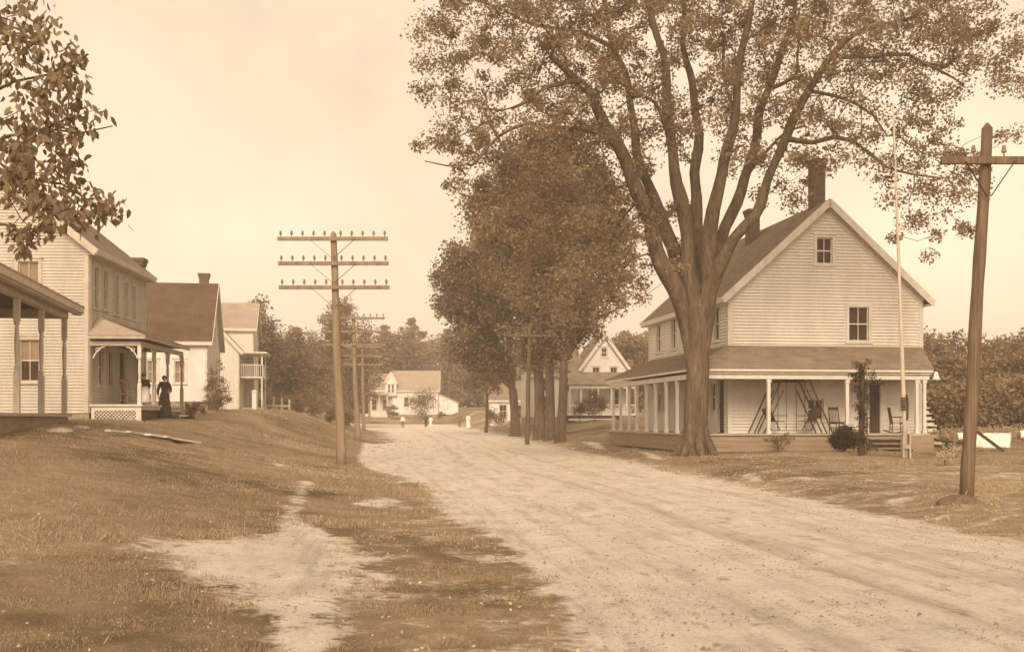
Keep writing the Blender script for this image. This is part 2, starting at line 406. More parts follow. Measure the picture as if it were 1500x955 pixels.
# ------------------------------------------------------------------ buildings
def pxx0(px, Y): return (px-CX)/FPX*Y
class Facade:
    def __init__(s, E, O, U, N, W):
        s.E = E; s.O = Vector(O); s.U = Vector(U); s.N = Vector(N); s.W = W
        rz = E.rotation_euler[2]; s.Rm = Matrix.Rotation(rz, 3, 'Z'); s.loc = Vector(E.location)
    def F(s, u, z, d=0): return s.O+s.U*u+s.N*d+Vector((0,0,z))
    def uz(s, px, py):
        """where a pixel's ray meets this wall"""
        o = s.loc+s.Rm@s.O; n = s.Rm@s.N; u = s.Rm@s.U
        d = Vector(((px-CX)/FPX, 1, (HY-py)/FPX)); c = Vector((0,0,CAMZ))
        t = (o-c).dot(n)/d.dot(n); q = c+d*t
        return (q-o).dot(u), q.z-s.loc.z
    def px(s, x0, y0, x1, y1):
        a = s.uz(x0, y0); b = s.uz(x1, y1)
        cx = (x0+x1)/2; t = s.uz(cx, y0)[1]; bt = s.uz(cx, y1)[1]
        return (min(a[0], b[0]), max(a[0], b[0]), bt, t)
def facades(E, W, D, x=0, y=0):
    return {'front': Facade(E, (x,y,0), (1,0,0), (0,-1,0), W), 'right': Facade(E, (x+W,y,0), (0,1,0), (1,0,0), D),
            'back': Facade(E, (x+W,y+D,0), (-1,0,0), (0,1,0), W), 'left': Facade(E, (x,y+D,0), (0,-1,0), (-1,0,0), D)}
def clad(mb, fa, z0, H, rise, ops, step=.115, proud=.034):
    W = fa.W; n = int((H+rise-z0)/step)+1
    for k in range(n):
        v0 = z0+k*step; v1 = min(v0+step, H+rise)
        if v1 <= v0: break
        vm = (v0+v1)/2
        def lim(v):
            if v <= H or rise <= 0: return 0, W
            t = (v-H)/rise*W/2; return t, W-t
        a0, b0 = lim(v0); a1, b1 = lim(v1)
        if v0 >= H and rise <= 0: break
        segs = [(0., 1.)]
        for (ua, ub, za, zb) in ops:
            if za < vm < zb:
                fa_, fb_ = (ua-a0)/max(b0-a0, 1e-6), (ub-a0)/max(b0-a0, 1e-6); ns = []
                for s0, s1 in segs:
                    if fb_ <= s0 or fa_ >= s1: ns.append((s0, s1)); continue
                    if fa_ > s0: ns.append((s0, fa_))
                    if fb_ < s1: ns.append((fb_, s1))
                segs = ns
        for s0, s1 in segs:
            A = fa.F(a0+(b0-a0)*s0, v0, proud); B = fa.F(a0+(b0-a0)*s1, v0, proud)
            C = fa.F(a1+(b1-a1)*s1, v1, .002); D = fa.F(a1+(b1-a1)*s0, v1, .002)
            mb.add([A, B, C, D, fa.F(a0+(b0-a0)*s0, v0, 0), fa.F(a0+(b0-a0)*s1, v0, 0)], [(0,1,2,3), (4,5,1,0)])
def window(E, fa, op, trim='trim', cas=.11, muntin=1, blind=None, cap=True):
    u0, u1, z0, z1 = op; F = fa.F; um = (u0+u1)/2; zm = (z0+z1)/2
    m = MB()
    m.fbox(F, u0-cas, u0, z0-.02, z1+cas, -.12, .055); m.fbox(F, u1, u1+cas, z0-.02, z1+cas, -.12, .055)
    m.fbox(F, u0, u1, z1, z1+cas, -.12, .053)
    if cap: m.fbox(F, u0-cas-.05, u1+cas+.05, z1+cas, z1+cas+.05, -.02, .09)
    fr = m.build('window', trim, E)
    m = MB(); m.fbox(F, u0-cas-.05, u1+cas+.05, z0-.09, z0-.022, -.12, .09); m.build('sill', trim, fr)
    m = MB(); s = .035
    m.fbox(F, u0, u1, z0-.018, z0+.055, -.075, -.03); m.fbox(F, u0, u1, zm-.025, zm+.025, -.075, -.03); m.fbox(F, u0, u1, z1-.05, z1-.002, -.075, -.03)
    m.fbox(F, u0+.002, u0+.045, z0+.055, zm-.025, -.074, -.032); m.fbox(F, u1-.045, u1-.002, z0+.055, zm-.025, -.074, -.032)
    m.fbox(F, u0+.002, u0+.045, zm+.025, z1-.05, -.074, -.032); m.fbox(F, u1-.045, u1-.002, zm+.025, z1-.05, -.074, -.032)
    for k in range(muntin):
        uu = u0+(u1-u0)*(k+1)/(muntin+1)
        m.fbox(F, uu-.014, uu+.014, z0+.055, zm-.025, -.073, -.034); m.fbox(F, uu-.014, uu+.014, zm+.025, z1-.05, -.073, -.034)
    m.build('sash', trim, fr)
    m = MB(); m.fbox(F, u0, u1, z0-.01, z1, -.11, -.08); m.build('pane', 'glass', fr)
    if blind:
        m = MB(); zb = z1-(z1-z0)*blind
        m.fbox(F, u0+.05, u1-.05, zb, z1-.05, -.079, -.0765); m.build('blind', 'blind', fr)
    return fr
def door(E, fa, op, trim='trim', mat='darkwood'):
    u0, u1, z0, z1 = op; F = fa.F
    m = MB(); m.fbox(F, u0-.11, u0, z0, z1+.11, -.12, .04); m.fbox(F, u1, u1+.11, z0, z1+.11, -.12, .04); m.fbox(F, u0, u1, z1, z1+.11, -.12, .038)
    fr = m.build('door_frame', trim, E)
    m = MB(); m.fbox(F, u0+.003, u1-.003, z0+.01, z1-.003, -.11, -.06)
    for a in (0, 1):
        for b in (0, 1):
            m.fbox(F, u0+.1+(u1-u0-.15)*.5*a, u0+.05+(u1-u0-.15)*.5*(a+1), z0+.2+(z1-z0-.3)*.5*b, z0+.1+(z1-z0-.3)*.5*(b+1), -.06, -.045)
    d = m.build('door', mat, E)
    m = MB(); c = F(u0+.08, z0+1.0, -.02); m.tube([F(u0+.08, z0+1., -.06), F(u0+.08, z0+1., -.005)], .025, 8); m.build('handle', 'brick', d)
def gable_house(E, W, D, z0, H, rise, ridge='y', x=0, y=0, oh=.32, wall='paint', trim='trim', roof='shingle',
                wins=None, doors=None, step=.115, rstep=.17, corner=.14, found=1.2, opt=None, frieze=.22):
    """wins/doors: {facade: [(u0,u1,z0,z1, kwargs)]}"""
    wins = wins or {}; doors = doors or {}; opt = opt or {}
    fs = facades(E, W, D, x, y)
    # solid body set back behind the boards
    b = MB(); i = .125
    zt = H
    if ridge == 'y':
        prof = [(x+i, z0), (x+W-i, z0), (x+W-i, zt), (x+W/2, zt+rise-i), (x+i, zt)]
        b.add([(p[0], y+i, p[1]) for p in prof]+[(p[0], y+D-i, p[1]) for p in prof], [(0,1,2,3,4), (9,8,7,6,5)]+[(k, 5+k, 5+(k+1) % 5, (k+1) % 5) for k in range(5)])
    else:
        prof = [(y+i, z0), (y+D-i, z0), (y+D-i, zt), (y+D/2, zt+rise-i), (y+i, zt)]
        b.add([(x+i, p[0], p[1]) for p in prof]+[(x+W-i, p[0], p[1]) for p in prof], [(0,1,2,3,4), (9,8,7,6,5)]+[(k, 5+k, 5+(k+1) % 5, (k+1) % 5) for k in range(5)])
    b.build('wall_core', 'porchdark', E)
    for n, fa in fs.items():
        g = rise if (ridge == 'y') == (n in ('front', 'back')) else 0
        ops = [o[:4] for o in wins.get(n, [])+doors.get(n, [])]
        m = MB(); clad(m, fa, z0, H, g, ops, step, opt.get('proud', .034)); m.build('wall', opt.get(n, wall), E)
        for o in wins.get(n, []): window(E, fa, o[:4], opt.get('wtrim', trim), **(o[4] if len(o) > 4 else {}))
        for o in doors.get(n, []): door(E, fa, o[:4], trim, *(o[4:] if len(o) > 4 else ()))
        hf = H-.02 if g else H-frieze-.002; m = MB(); m.fbox(fa.F, -.045, corner, z0, hf, -.03, .045); m.build('corner_board', trim, E); m = MB(); m.fbox(fa.F, fa.W-corner, fa.W+.043, z0, hf, -.03, .045)
        m.build('corner_board', trim, E)
        if not g: m = MB(); m.fbox(fa.F, -.05, fa.W+.048, H-frieze, H-.01, -.03, .05); m.build('frieze_board', trim, E)
        m = MB(); m.fbox(fa.F, .02, fa.W-.02, z0-found, z0-.003, -.22, -.012); m.build('foundation', 'stone', E)
    # roof
    t = rise/((W if ridge == 'y' else D)/2); half = (W if ridge == 'y' else D)/2; L = D if ridge == 'y' else W
    def Q(a, bb, z):
        return Vector((x+a, y+bb, z)) if ridge == 'y' else Vector((x+bb, y+a, z))
    m = MB(); tr = MB()
    for sgn in (0, 1):
        ea = -oh if sgn == 0 else 2*half+oh; ze = H-oh*t; zr = H+rise
        lo0 = Q(ea, -oh, ze+.13); lo1 = Q(ea, L+oh, ze+.13); hi0 = Q(half, -oh, zr+.13); hi1 = Q(half, L+oh, zr+.13)
        if (ridge == 'y') == (sgn == 0): a_, b_, c_, d_ = lo1, lo0, hi0, hi1
        else: a_, b_, c_, d_ = lo0, lo1, hi1, hi0
        n = (b_-a_).cross(d_-a_).normalized()
        m.slab([a_, b_, c_, d_], .05, n); m.lap(a_, b_, c_, d_, rstep, .028)
        # boarded underside, fascia at the eave, rake boards at the gable ends
        q = [p-n*.052 for p in (a_, b_, c_, d_)]; tr.slab(q, .03, n)
        v = Q(-1 if sgn == 0 else 1, 0, 0)-Q(0, 0, 0)
        A = Q(ea, -oh, ze+.04)+v*.012; B = Q(ea, L+oh, ze+.04)+v*.012
        tr.bar(A, B, .035, .20)
        # boxed soffit
        s0 = Q(ea+(.02 if sgn == 0 else -.02), -oh+.02, ze-.05); s1 = Q(ea+(.02 if sgn == 0 else -.02), L+oh-.02, ze-.05)
        s2 = Q((.0 if sgn == 0 else 2*half), L+oh-.02, ze-.05); s3 = Q((.0 if sgn == 0 else 2*half), -oh+.02, ze-.05)
        tr.slab([s0, s1, s2, s3], .02, (0,0,1))
        for e, dirn in ((-oh, -1), (L+oh, 1)):
            g0 = Q(ea, e, ze-.0)+(Q(0, dirn, 0)-Q(0, 0, 0))*.014; g1 = Q(half, e, zr-.0)+(Q(0, dirn, 0)-Q(0, 0, 0))*.014
            tr.bar(g0, g1, .03, .26)
            # frieze board under the rake on the wall itself
            w0 = Q(0 if sgn == 0 else 2*half, (0 if dirn < 0 else L), H-.16)+(Q(0, dirn, 0)-Q(0, 0, 0))*.04
            w1 = Q(half, (0 if dirn < 0 else L), zr-.16)+(Q(0, dirn, 0)-Q(0, 0, 0))*.04
            tr.bar(w0, w1, .03, .30)
    m.build('roof', roof, E); tr.build('eave_trim', trim, E)
    return fs
def chimney(E, x, y, w, d, z0, z1, mat='brick'):
    m = MB(); z = z0; k = 0
    while z < z1-.3:
        i = .006*(k % 2); m.box(x-w/2+i, x+w/2-i, y-d/2+i, y+d/2-i, z, min(z+.085, z1-.3)-.004*0); z += .085; k += 1
    m.box(x-w/2-.04, x+w/2+.04, y-d/2-.04, y+d/2+.04, z1-.3, z1-.15); m.box(x-w/2-.08, x+w/2+.08, y-d/2-.08, y+d/2+.08, z1-.15, z1)
    return m.build('chimney', mat, E)
def turned_post(x, y, z0, z1, w=.12, turned=False):
    m = MB()
    if not turned:
        m.box(x-w/2, x+w/2, y-w/2, y+w/2, z0, z1); m.box(x-w*.7, x+w*.7, y-w*.7, y+w*.7, z0, z0+.12); m.box(x-w*.7, x+w*.7, y-w*.7, y+w*.7, z1-.12, z1)
    else:
        h = z1-z0
        m.box(x-w/2, x+w/2, y-w/2, y+w/2, z0, z0+h*.36); m.box(x-w/2, x+w/2, y-w/2, y+w/2, z0+h*.80, z1)
        m.lathe([(w*.5, 0), (w*.36, .03), (w*.5, .08), (w*.3, .14), (w*.42, h*.2), (w*.44, h*.3), (w*.3, h*.4), (w*.5, h*.42), (w*.5, h*.44)], 12, (x, y, z0+h*.36))
    return m

# ---- right house: cream two-storey gable front with wraparound porch
def corner_at(px, Y, z0): return Vector(((px-CX)/FPX*Y, Y, z0))
def right_house():
    base = .25; E = thing('clapboard_house', 'two-storey pale clapboard house with wraparound porch behind the big elm on the right', 'house', corner_at(1067, 44, base), R(8.3))
    W, D = 8.06, 11.6; fl = .68; z0 = .55
    Hh = 6.38-base; rise = 3.62
    f = facades(E, W, D); F = f['front']
    wins = {'front': [F.px(1196, 348, 1219, 387)+({'muntin': 1},), F.px(1243, 449, 1272, 500)+({'muntin': 1, 'cap': False},), F.px(1183, 584, 1206, 615)+({},)]}
    doors = {'front': [F.px(1273, 569, 1289, 637)[:2]+(fl+.02, fl+2.05)]}
    L = f['left']
    def side(px, y0, y1, w):
        u, zt = L.uz(px, y0); _, zb = L.uz(px, y1); return (u-w/2, u+w/2, zb, zt, {'muntin': 0})
    wins['left'] = [side(966, 475, 516, .62), side(988, 465, 511, .62), side(1051, 449, 499, .62), side(1046, 561, 602, .6), side(976, 577, 602, .55), side(968, 578, 602, .5)]
    wins['right'] = [(3, 3.8, 3.9, 5.4), (7, 7.8, 3.9, 5.4), (5, 5.8, 1.4, 2.9)]
    dl = L.uz(1057.5, 600)[0]
    doors['left'] = [(dl-.4, dl+.35, fl+.02, fl+2.1)]
    gable_house(E, W, D, z0, Hh, rise, 'y', wall='dull', roof='shingle', wins=wins, doors=doors, oh=.34, step=.125,
                opt={'proud': .055, 'left': 'paint', 'wtrim': 'trim'})  # light from the left put into colour: brighter paint on that wall
    chimney(E, W/2+.03, 1.0, .52, .52, Hh+rise-.7, Hh+rise+1.95)
    chimney(E, W/2-.75, 6.2, .5, .55, Hh+rise-1.6, Hh+rise+.85)
    # porch
    pd = 2.0; x0 = -2.0; yb = D-.1
    Fp = Facade(E, (0, -pd, 0), (1,0,0), (0,-1,0), W); x1 = Fp.uz(1357, 600)[0]
    zt = 4.36-base; ze = 3.38-base
    m = MB()
    a, b, c, d = (x0-.22, -pd-.22, ze), (x1+.2, -pd-.22, ze), (W-.02, -.0, zt), (-.0, -.0, zt)
    for q in ((a, b, c, d), ((x0-.22, yb+.2, ze), (x0-.22, -pd-.22, ze), (0, 0, zt), (0, yb-.7, zt)),
              ((x1+.2, -pd-.22, ze), (W+.02, .0, ze), (W, 0, zt)), ((0, yb-.7, zt), (0, yb+.2, ze), (x0-.22, yb+.2, ze))):
        m.slab(q, .05)
        if len(q) == 4: m.lap(*q, .17, .026)
    m.build('porch_roof', 'shingle', E)
    m = MB()  # ceiling
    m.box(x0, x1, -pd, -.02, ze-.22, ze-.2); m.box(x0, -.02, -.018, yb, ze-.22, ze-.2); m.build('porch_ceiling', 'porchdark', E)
    m = MB()  # fascia and beam
    m.box(x0-.2, x1+.18, -pd-.2, -pd-.16, ze-.13, ze-.01); m.box(x0-.08, x1+.1, -pd-.06, -pd+.08, ze-.40, ze-.21); m.box(x0-.16, x1+.14, -pd-.157, -pd-.065, ze-.2, ze-.17)
    m.box(x0-.2, x0-.16, -pd-.158, yb+.15, ze-.13, ze-.01); m.box(x0-.08, x0+.06, -pd+.083, yb+.05, ze-.40, ze-.21)
    m.box(x1+.14, x1+.18, -pd-.158, 0, ze-.13, ze-.01); m.box(x1-.04, x1+.1, -pd+.083, 0, ze-.40, ze-.21)
    m.build('porch_beam', 'trim', E)
    m = MB(); m.box(x0-.12, x1+.1, -pd-.12, -.03, fl-.06, fl); m.box(x0-.12, -.03, -.027, yb+.1, fl-.06, fl); m.build('porch_floor', 'greytrim', E)
    m = MB()  # skirt boards
    for k in range(3):
        zz = fl-.08-.2*k
        m.box(x0-.04, x1-1.05, -pd-.05, -pd-.02, zz-.19, zz); m.box(x0-.06, x0-.03, -pd+.0, yb, zz-.19, zz)
    m.box(x1-1.0+.0, x1+.02, -pd-.5, -pd-.02, -.3, fl-.07)
    m.build('porch_skirt', 'skirt', E)
    Fp = Facade(E, (0, -pd, 0), (1,0,0), (0,-1,0), W)
    for px in (1126, 1241, 1343, 1354):
        u = Fp.uz(px, 600)[0]; turned_post(u, -pd+.02, fl, ze-.41, .12).build('porch_post', 'trim', E)
    turned_post(x0, -pd+.02, fl, ze-.41, .12).build('porch_post', 'trim', E)
    Fl = Facade(E, (x0, 0, 0), (0,1,0), (-1,0,0), D)
    for px in (992, 976, 960.5, 946.7, 933, 921.8, 909.5, 898.5):
        u = Fl.uz(px, 600)[0]; turned_post(x0, min(u, yb), fl, ze-.41, .11).build('porch_post', 'trim', E)
    # steps
    ua = Fp.uz(1268, 640)[0]; ub = Fp.uz(1324, 640)[0]
    for k in range(3):
        m = MB(); zz = fl-.18-(k)*.17
        m.box(ua, ub, -pd-.13-.28*(k+1), -pd-.13-.28*k, zz-.045, zz); m.box(ua+.02, ub-.02, -pd-.13-.28*k-.04, -pd-.13-.28*k-.01, zz-.19, zz-.046); m.build('step', 'wood', E)
    return E, Fp, fl, base, pd, x0, x1, ze, W
RH = right_house()
def rh_world(x, y, z): return RH[0].matrix_basis @ Vector((x, y, z))
def matb(E):
    return Matrix.Translation(E.location) @ Matrix.Rotation(E.rotation_euler[2], 4, 'Z')
def rhw(x, y, z): return matb(RH[0]) @ Vector((x, y, z))

# ---- left house
def left_house():
    base = 1.25; W, D = 7.6, 7.7; a = R(3.5); cr = corner_at(131, 41, base)
    E = thing('clapboard_house', 'tall white clapboard house with a lattice-skirted side porch, left of the road', 'house', cr-Vector((math.cos(a), math.sin(a), 0))*W, a)
    f = facades(E, W, D); F = f['front']; S = f['right']; fl = 2.02-base; z0 = .45; Hh = 7.78-base; rise = 3.05
    wins = {'front': [F.px(27, 383, 57, 445)+({'blind': .55},), F.px(29, 497, 58, 559)+({'blind': .5},)]}
    def side(px, y0, y1, w):
        u, zt = S.uz(px, y0); _, zb = S.uz(px, y1); return (u-w/2, u+w/2, zb, zt, {'muntin': 0, 'cas': .09})
    wins['right'] = [side(140, 391, 451, .52), side(153, 396, 453, .52), side(169.5, 405, 460, .5), side(184, 413, 464, .5), side(194.8, 418, 467, .5),
                     (1.0, 1.6, fl+.75, fl+2.1, {'muntin': 0}), (2.2, 2.8, fl+.75, fl+2.1, {'muntin': 0}), (6.2, 6.8, fl+.75, fl+2.1, {'muntin': 0})]
    doors = {'right': [(3.7, 4.55, fl+.02, fl+2.15)]}
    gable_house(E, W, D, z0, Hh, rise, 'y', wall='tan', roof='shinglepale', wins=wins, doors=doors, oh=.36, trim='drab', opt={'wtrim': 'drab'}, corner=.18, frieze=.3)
    chimney(E, W/2+.55, 2.6, .6, .6, Hh+rise-1.2, 12.0-base)
    chimney(E, W-.32, D+.36, .36, .6, -1, 8.45-base)
    # porch on the road side
    x1 = W+1.8; y1 = 6.7; ze = 1.5+(613-492)/40.2-base; zt = ze+.62
    m = MB(); o = .28
    qs = (((W, -o, ze), (x1+o, -o, ze), (W+.55, .9, zt), (W, .9, zt)), ((x1+o, -o, ze), (x1+o, y1+o, ze), (W+.0, y1-.6, zt+.25), (W, .9, zt+.25)), ((x1+o, y1+o, ze), (W, y1+o, ze), (W, y1-.6, zt+.25)))
    qs = (((W+.03, -o, ze), (x1+o, -o, ze), (W+.03, .95, zt+.15)), ((x1+o, -o, ze), (x1+o, y1+o, ze), (W+.03, y1-.75, zt+.15), (W+.03, .95, zt+.15)), ((x1+o, y1+o, ze), (W+.03, y1+o, ze), (W+.03, y1-.75, zt+.15)))
    for q in qs:
        m.slab(q, .05)
        if len(q) == 4: m.lap(*q, .17, .024)
        else: m.lap(q[0], q[1], q[2], q[2], .17, .024)
    m.build('porch_roof', 'shinglepale', E)
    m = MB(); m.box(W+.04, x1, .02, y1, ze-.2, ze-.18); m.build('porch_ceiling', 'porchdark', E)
    m = MB()
    m.box(W+.04, x1+o-.02, -o+.01, -o+.05, ze-.12, ze-.015); m.box(x1+o-.06, x1+o-.02, -o+.053, y1+o-.02, ze-.12, ze-.015)
    m.box(W+.04, x1+.05, -.05, .07, ze-.36, ze-.19); m.box(x1-.07, x1+.05, .073, y1, ze-.36, ze-.19)
    m.build('porch_beam', 'greytrim', E)
    m = MB(); m.box(W+.04, x1+.12, -.12, y1+.1, fl-.07, fl); m.build('porch_floor', 'trim', E)
    Fs = Facade(E, (x1, 0, 0), (0,1,0), (1,0,0), y1)
    ys = [.02]+[Fs.uz(p, 560)[0] for p in (226, 246)]+[y1-.05]
    for i, yy in enumerate(ys):
        pm = turned_post(x1-.01, yy, fl, ze-.36, .13, True); po = pm.build('porch_post', 'trim' if i == 0 else 'greytrim', E)
        # scroll bracket
        for sg in ((-1, 1) if 0 < i < 3 else ((1,) if i == 0 else (-1,))):
            bm = MB(); pts = []
            for k in range(9):
                t = k/8; pts.append((x1-.01, yy+sg*(.07+.42*t), ze-.40-.42*(1-t)**2.2*.999))
            bm.tube(pts, .022, 6)
            bm.tube([(x1-.01, yy+sg*(.2+.07*math.cos(q*.9)), ze-.50+.07*math.sin(q*.9)) for q in range(8)], .014, 6)
            bm.build('bracket', 'trim', po)
        if i == 0:
            for side_ in (x1-.08, W+.12):
                bm = MB(); sg = -1 if side_ > W+1 else 1
                bm.tube([(side_+sg*.42*t/8, .02, ze-.40-.42*(1-t/8)**2.2) for t in range(9)], .026, 6)
                bm.tube([(side_+sg*(.17+.07*math.cos(q*.9)), .02, ze-.50+.07*math.sin(q*.9)) for q in range(8)], .016, 6)
                bm.build('bracket', 'trim', po)
    # skirt: framed lattice at the end, boards along the side
    m = MB(); m.box(W+.08, x1+.06, -.05, -.0, fl-.24, fl-.075); m.box(W+.08, x1+.06, -.05, -.0, -.02, .1); m.box(W+.08, W+.2, -.05, 0, .102, fl-.242); m.box(x1-.13, x1+.06, -.05, 0, .102, fl-.242)
    m.box(x1+.01, x1+.055, .01, y1, fl-.2, fl-.075)
    m.build('skirt_frame', 'trim', E)
    m = MB(); zlo, zhi = .1, fl-.24; s = .13; xa, xb = W+.2, x1-.13; hgt = zhi-zlo; k = -6
    while xa+k*s < xb:
        for sg, dd in ((1, -.03), (-1, -.018)):
            p0 = xa+k*s; p1 = p0+hgt
            t0 = max(0, (xa-p0)/hgt); t1 = min(1, (xb-p0)/hgt)
            if t1 > t0:
                za, zb = (zlo+t0*hgt, zlo+t1*hgt) if sg > 0 else (zhi-t0*hgt, zhi-t1*hgt)
                m.bar((p0+t0*hgt, dd, za), (p0+t1*hgt, dd, zb), .008, .035, (0,1,0)) if 0 else m.bar((p0+t0*hgt, dd, za), (p0+t1*hgt, dd, zb), .009, .03)
        k += 1
    m.build('lattice', 'trim', E)
    m = MB(); m.box(W+.1, x1-.1, .12, .2, -.6, fl-.1); m.box(x1-.12, x1-.05, .2, y1, -.9, fl-.08); m.build('porch_base', 'porchdark', E)
    for k in range(2):
        m = MB(); m.box(x1+.14+.3*k, x1+.44+.3*k, 4.2, 5.9, fl-.24-.19*k, fl-.19-.19*k); m.box(x1+.14+.3*k, x1+.17+.3*k, 4.25, 5.85, fl-.43-.19*k, fl-.242-.19*k); m.build('step', 'trim', E)
    return E, W, fl, x1, base
LH = left_house()
def lhw(x, y, z): return matb(LH[0]) @ Vector((x, y, z))

# ---- porch of the nearest house at the left edge
def near_porch():
    a = math.atan(.192); base = 1.15
    p0 = corner_at(24.7, 24.3, base)
    E = thing('near_house', 'nearest house at the left edge, only its open turned-post porch in view', 'house', p0, a)
    fl = 1.62-base; fa = Facade(E, (0,0,0), (0,1,0), (1,0,0), 6)
    ys = [-2.7, 0, fa.uz(60.5, 560)[0], fa.uz(94.3, 560)[0]]
    ztop = fa.uz(24.7, 437)[1]; yend = ys[-1]
    gable_house(E, 5.5, yend+4, fl-.2, ztop+1.2, 2.0, 'y', x=-7.7, y=-4, oh=.3, wall='paint', roof='shingle',
                wins={'right': [(2.4, 3.3, fl+.7, fl+2.1), (6.2, 7.1, fl+.7, fl+2.1)]}, doors={'right': [(4.4, 5.3, fl, fl+2.1)]})
    m = MB(); m.slab([(.42, -3.6, ztop+.34), (.42, yend+.5, ztop+.34), (-2.2, yend+.5, ztop+1.1), (-2.2, -3.6, ztop+1.1)], .05)
    m.lap((.42, -3.6, ztop+.34), (.42, yend+.5, ztop+.34), (-2.2, yend+.5, ztop+1.1), (-2.2, -3.6, ztop+1.1), .17, .02)
    m.build('porch_roof', 'shinglepale', E)
    m = MB(); m.box(.36, .41, -3.5, yend+.45, ztop+.17, ztop+.30); m.box(.20, .36, -3.5, yend+.42, ztop+.12, ztop+.2)
    m.box(-.08, .08, -3.5, yend+.1, ztop+.0, ztop+.24); m.box(-2.2, -.081, yend-.04, yend+.1, ztop+.0, ztop+.24)
    m.build('porch_beam', 'drab', E)
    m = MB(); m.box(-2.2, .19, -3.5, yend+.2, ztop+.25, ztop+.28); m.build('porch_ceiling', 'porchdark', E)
    for y in ys: turned_post(0, y, fl, ztop, .125, True).build('porch_post', 'drab', E)
    m = MB(); m.box(-2.15, .16, -3.5, yend+.15, fl-.07, fl); m.build('porch_floor', 'greytrim', E)
    m = MB(); m.box(-2.1, .08, -3.4, yend+.08, -1, fl-.075); m.build('porch_base', 'skirt', E)
near_porch()

# ---- second house on the left
def house_two():
    base = 2.5; a = R(9); W, D = 8.2, 7.0; cr = corner_at(304, 66, base)
    E = thing('farmhouse', 'white house with a broad dark shingled roof and small chimney, second along on the left', 'house', cr-Vector((math.cos(a), math.sin(a), 0))*W, a)
    f = facades(E, W, D); F = f['front']; S = f['right']; Hh = 1.5+(613-497)/25-base; rise = 3.55
    wins = {'front': [F.px(216, 528, 230, 561)+({'blind': .9},), F.px(256, 528, 271, 561)+({'blind': .95},)],
            'right': [(1.4, 2.2, .7, 2.1), (4.2, 5.0, .7, 2.1), (2.9, 3.8, 3.9, 5.2)]}
    gable_house(E, W, D, 0, Hh, rise, 'x', wall='paint', roof='shingledark', wins=wins, oh=.3, step=.13)
    u = F.uz(282, 420)[0]; chimney(E, u+.25, D/2+.2, .55, .5, Hh+rise-.5, Hh+rise+.75)
    return E, W, D
H2 = house_two()

def house_three():
    base = 2.2; a = R(9); W, D = 6.4, 5.0; cr = corner_at(350, 85, base)
    E = thing('farmhouse', 'pale gabled house with a two-storey balcony porch, third along on the left', 'house', cr-Vector((math.cos(a), math.sin(a), 0))*W, a)
    Hh = 1.5+(613-512)/19.4-base; rise = 3.4
    gable_house(E, W, D, 0, Hh, rise, 'y', wall='dull', roof='shinglepale', oh=.3, step=.14, wins={'front': [(1.0, 1.8, .9, 2.4)]})
    zr = 1.5+(613-446)/17.8-base; zh = 1.5+(613-481)/18.2-base
    gable_house(E, 8.8, 5.6, 0, zh, zr-zh, 'x', x=-1.7, y=5.02, wall='dull', roof='shinglepale', oh=.3, step=.14, wins={'right': [(2.2, 3.0, 3.6, 5.0)]})
    # balcony porch
    x0, x1, y0, y1 = W+.04, W+1.75, .4, 5.0
    zb = 1.5+(613-551)/19.4-base; zt = Hh-.15
    m = MB(); m.slab([(x0, y0-.3, zt), (x1+.3, y0-.3, zt-.0), (x1+.3, y1, zt-.0), (x0, y1, zt+.0)], .12, (0,0,1)); m.build('porch_roof', 'trim', E)
    m = MB(); m.box(x0, x1, y0, y1, zb-.12, zb); m.build('balcony_floor', 'trim', E)
    m = MB(); m.box(x0, x1, y0, y0+.06, zb+.85, zb+.92); m.box(x1-.06, x1, y0+.065, y1, zb+.85, zb+.92)
    for k in range(11): m.box(x0+.1+k*.155, x0+.15+k*.155, y0+.01, y0+.05, zb, zb+.849)
    for k in range(20): m.box(x1-.05, x1-.01, y0+.15+k*.22, y0+.19+k*.22, zb, zb+.849)
    m.build('railing', 'trim', E)
    for (xx, yy) in ((x1-.08, y0+.08), (x1-.08, y1-.1)):
        m = MB(); m.box(xx-.06, xx+.06, yy-.06, yy+.06, -.5, zb-.121); m.box(xx-.06, xx+.06, yy-.06, yy+.06, zb+.921, zt-.121); m.build('porch_post', 'trim', E)
    m = MB(); m.box(x0, x1+.1, y0, y1, -.6, .15); m.build('porch_floor', 'greytrim', E)
house_three()

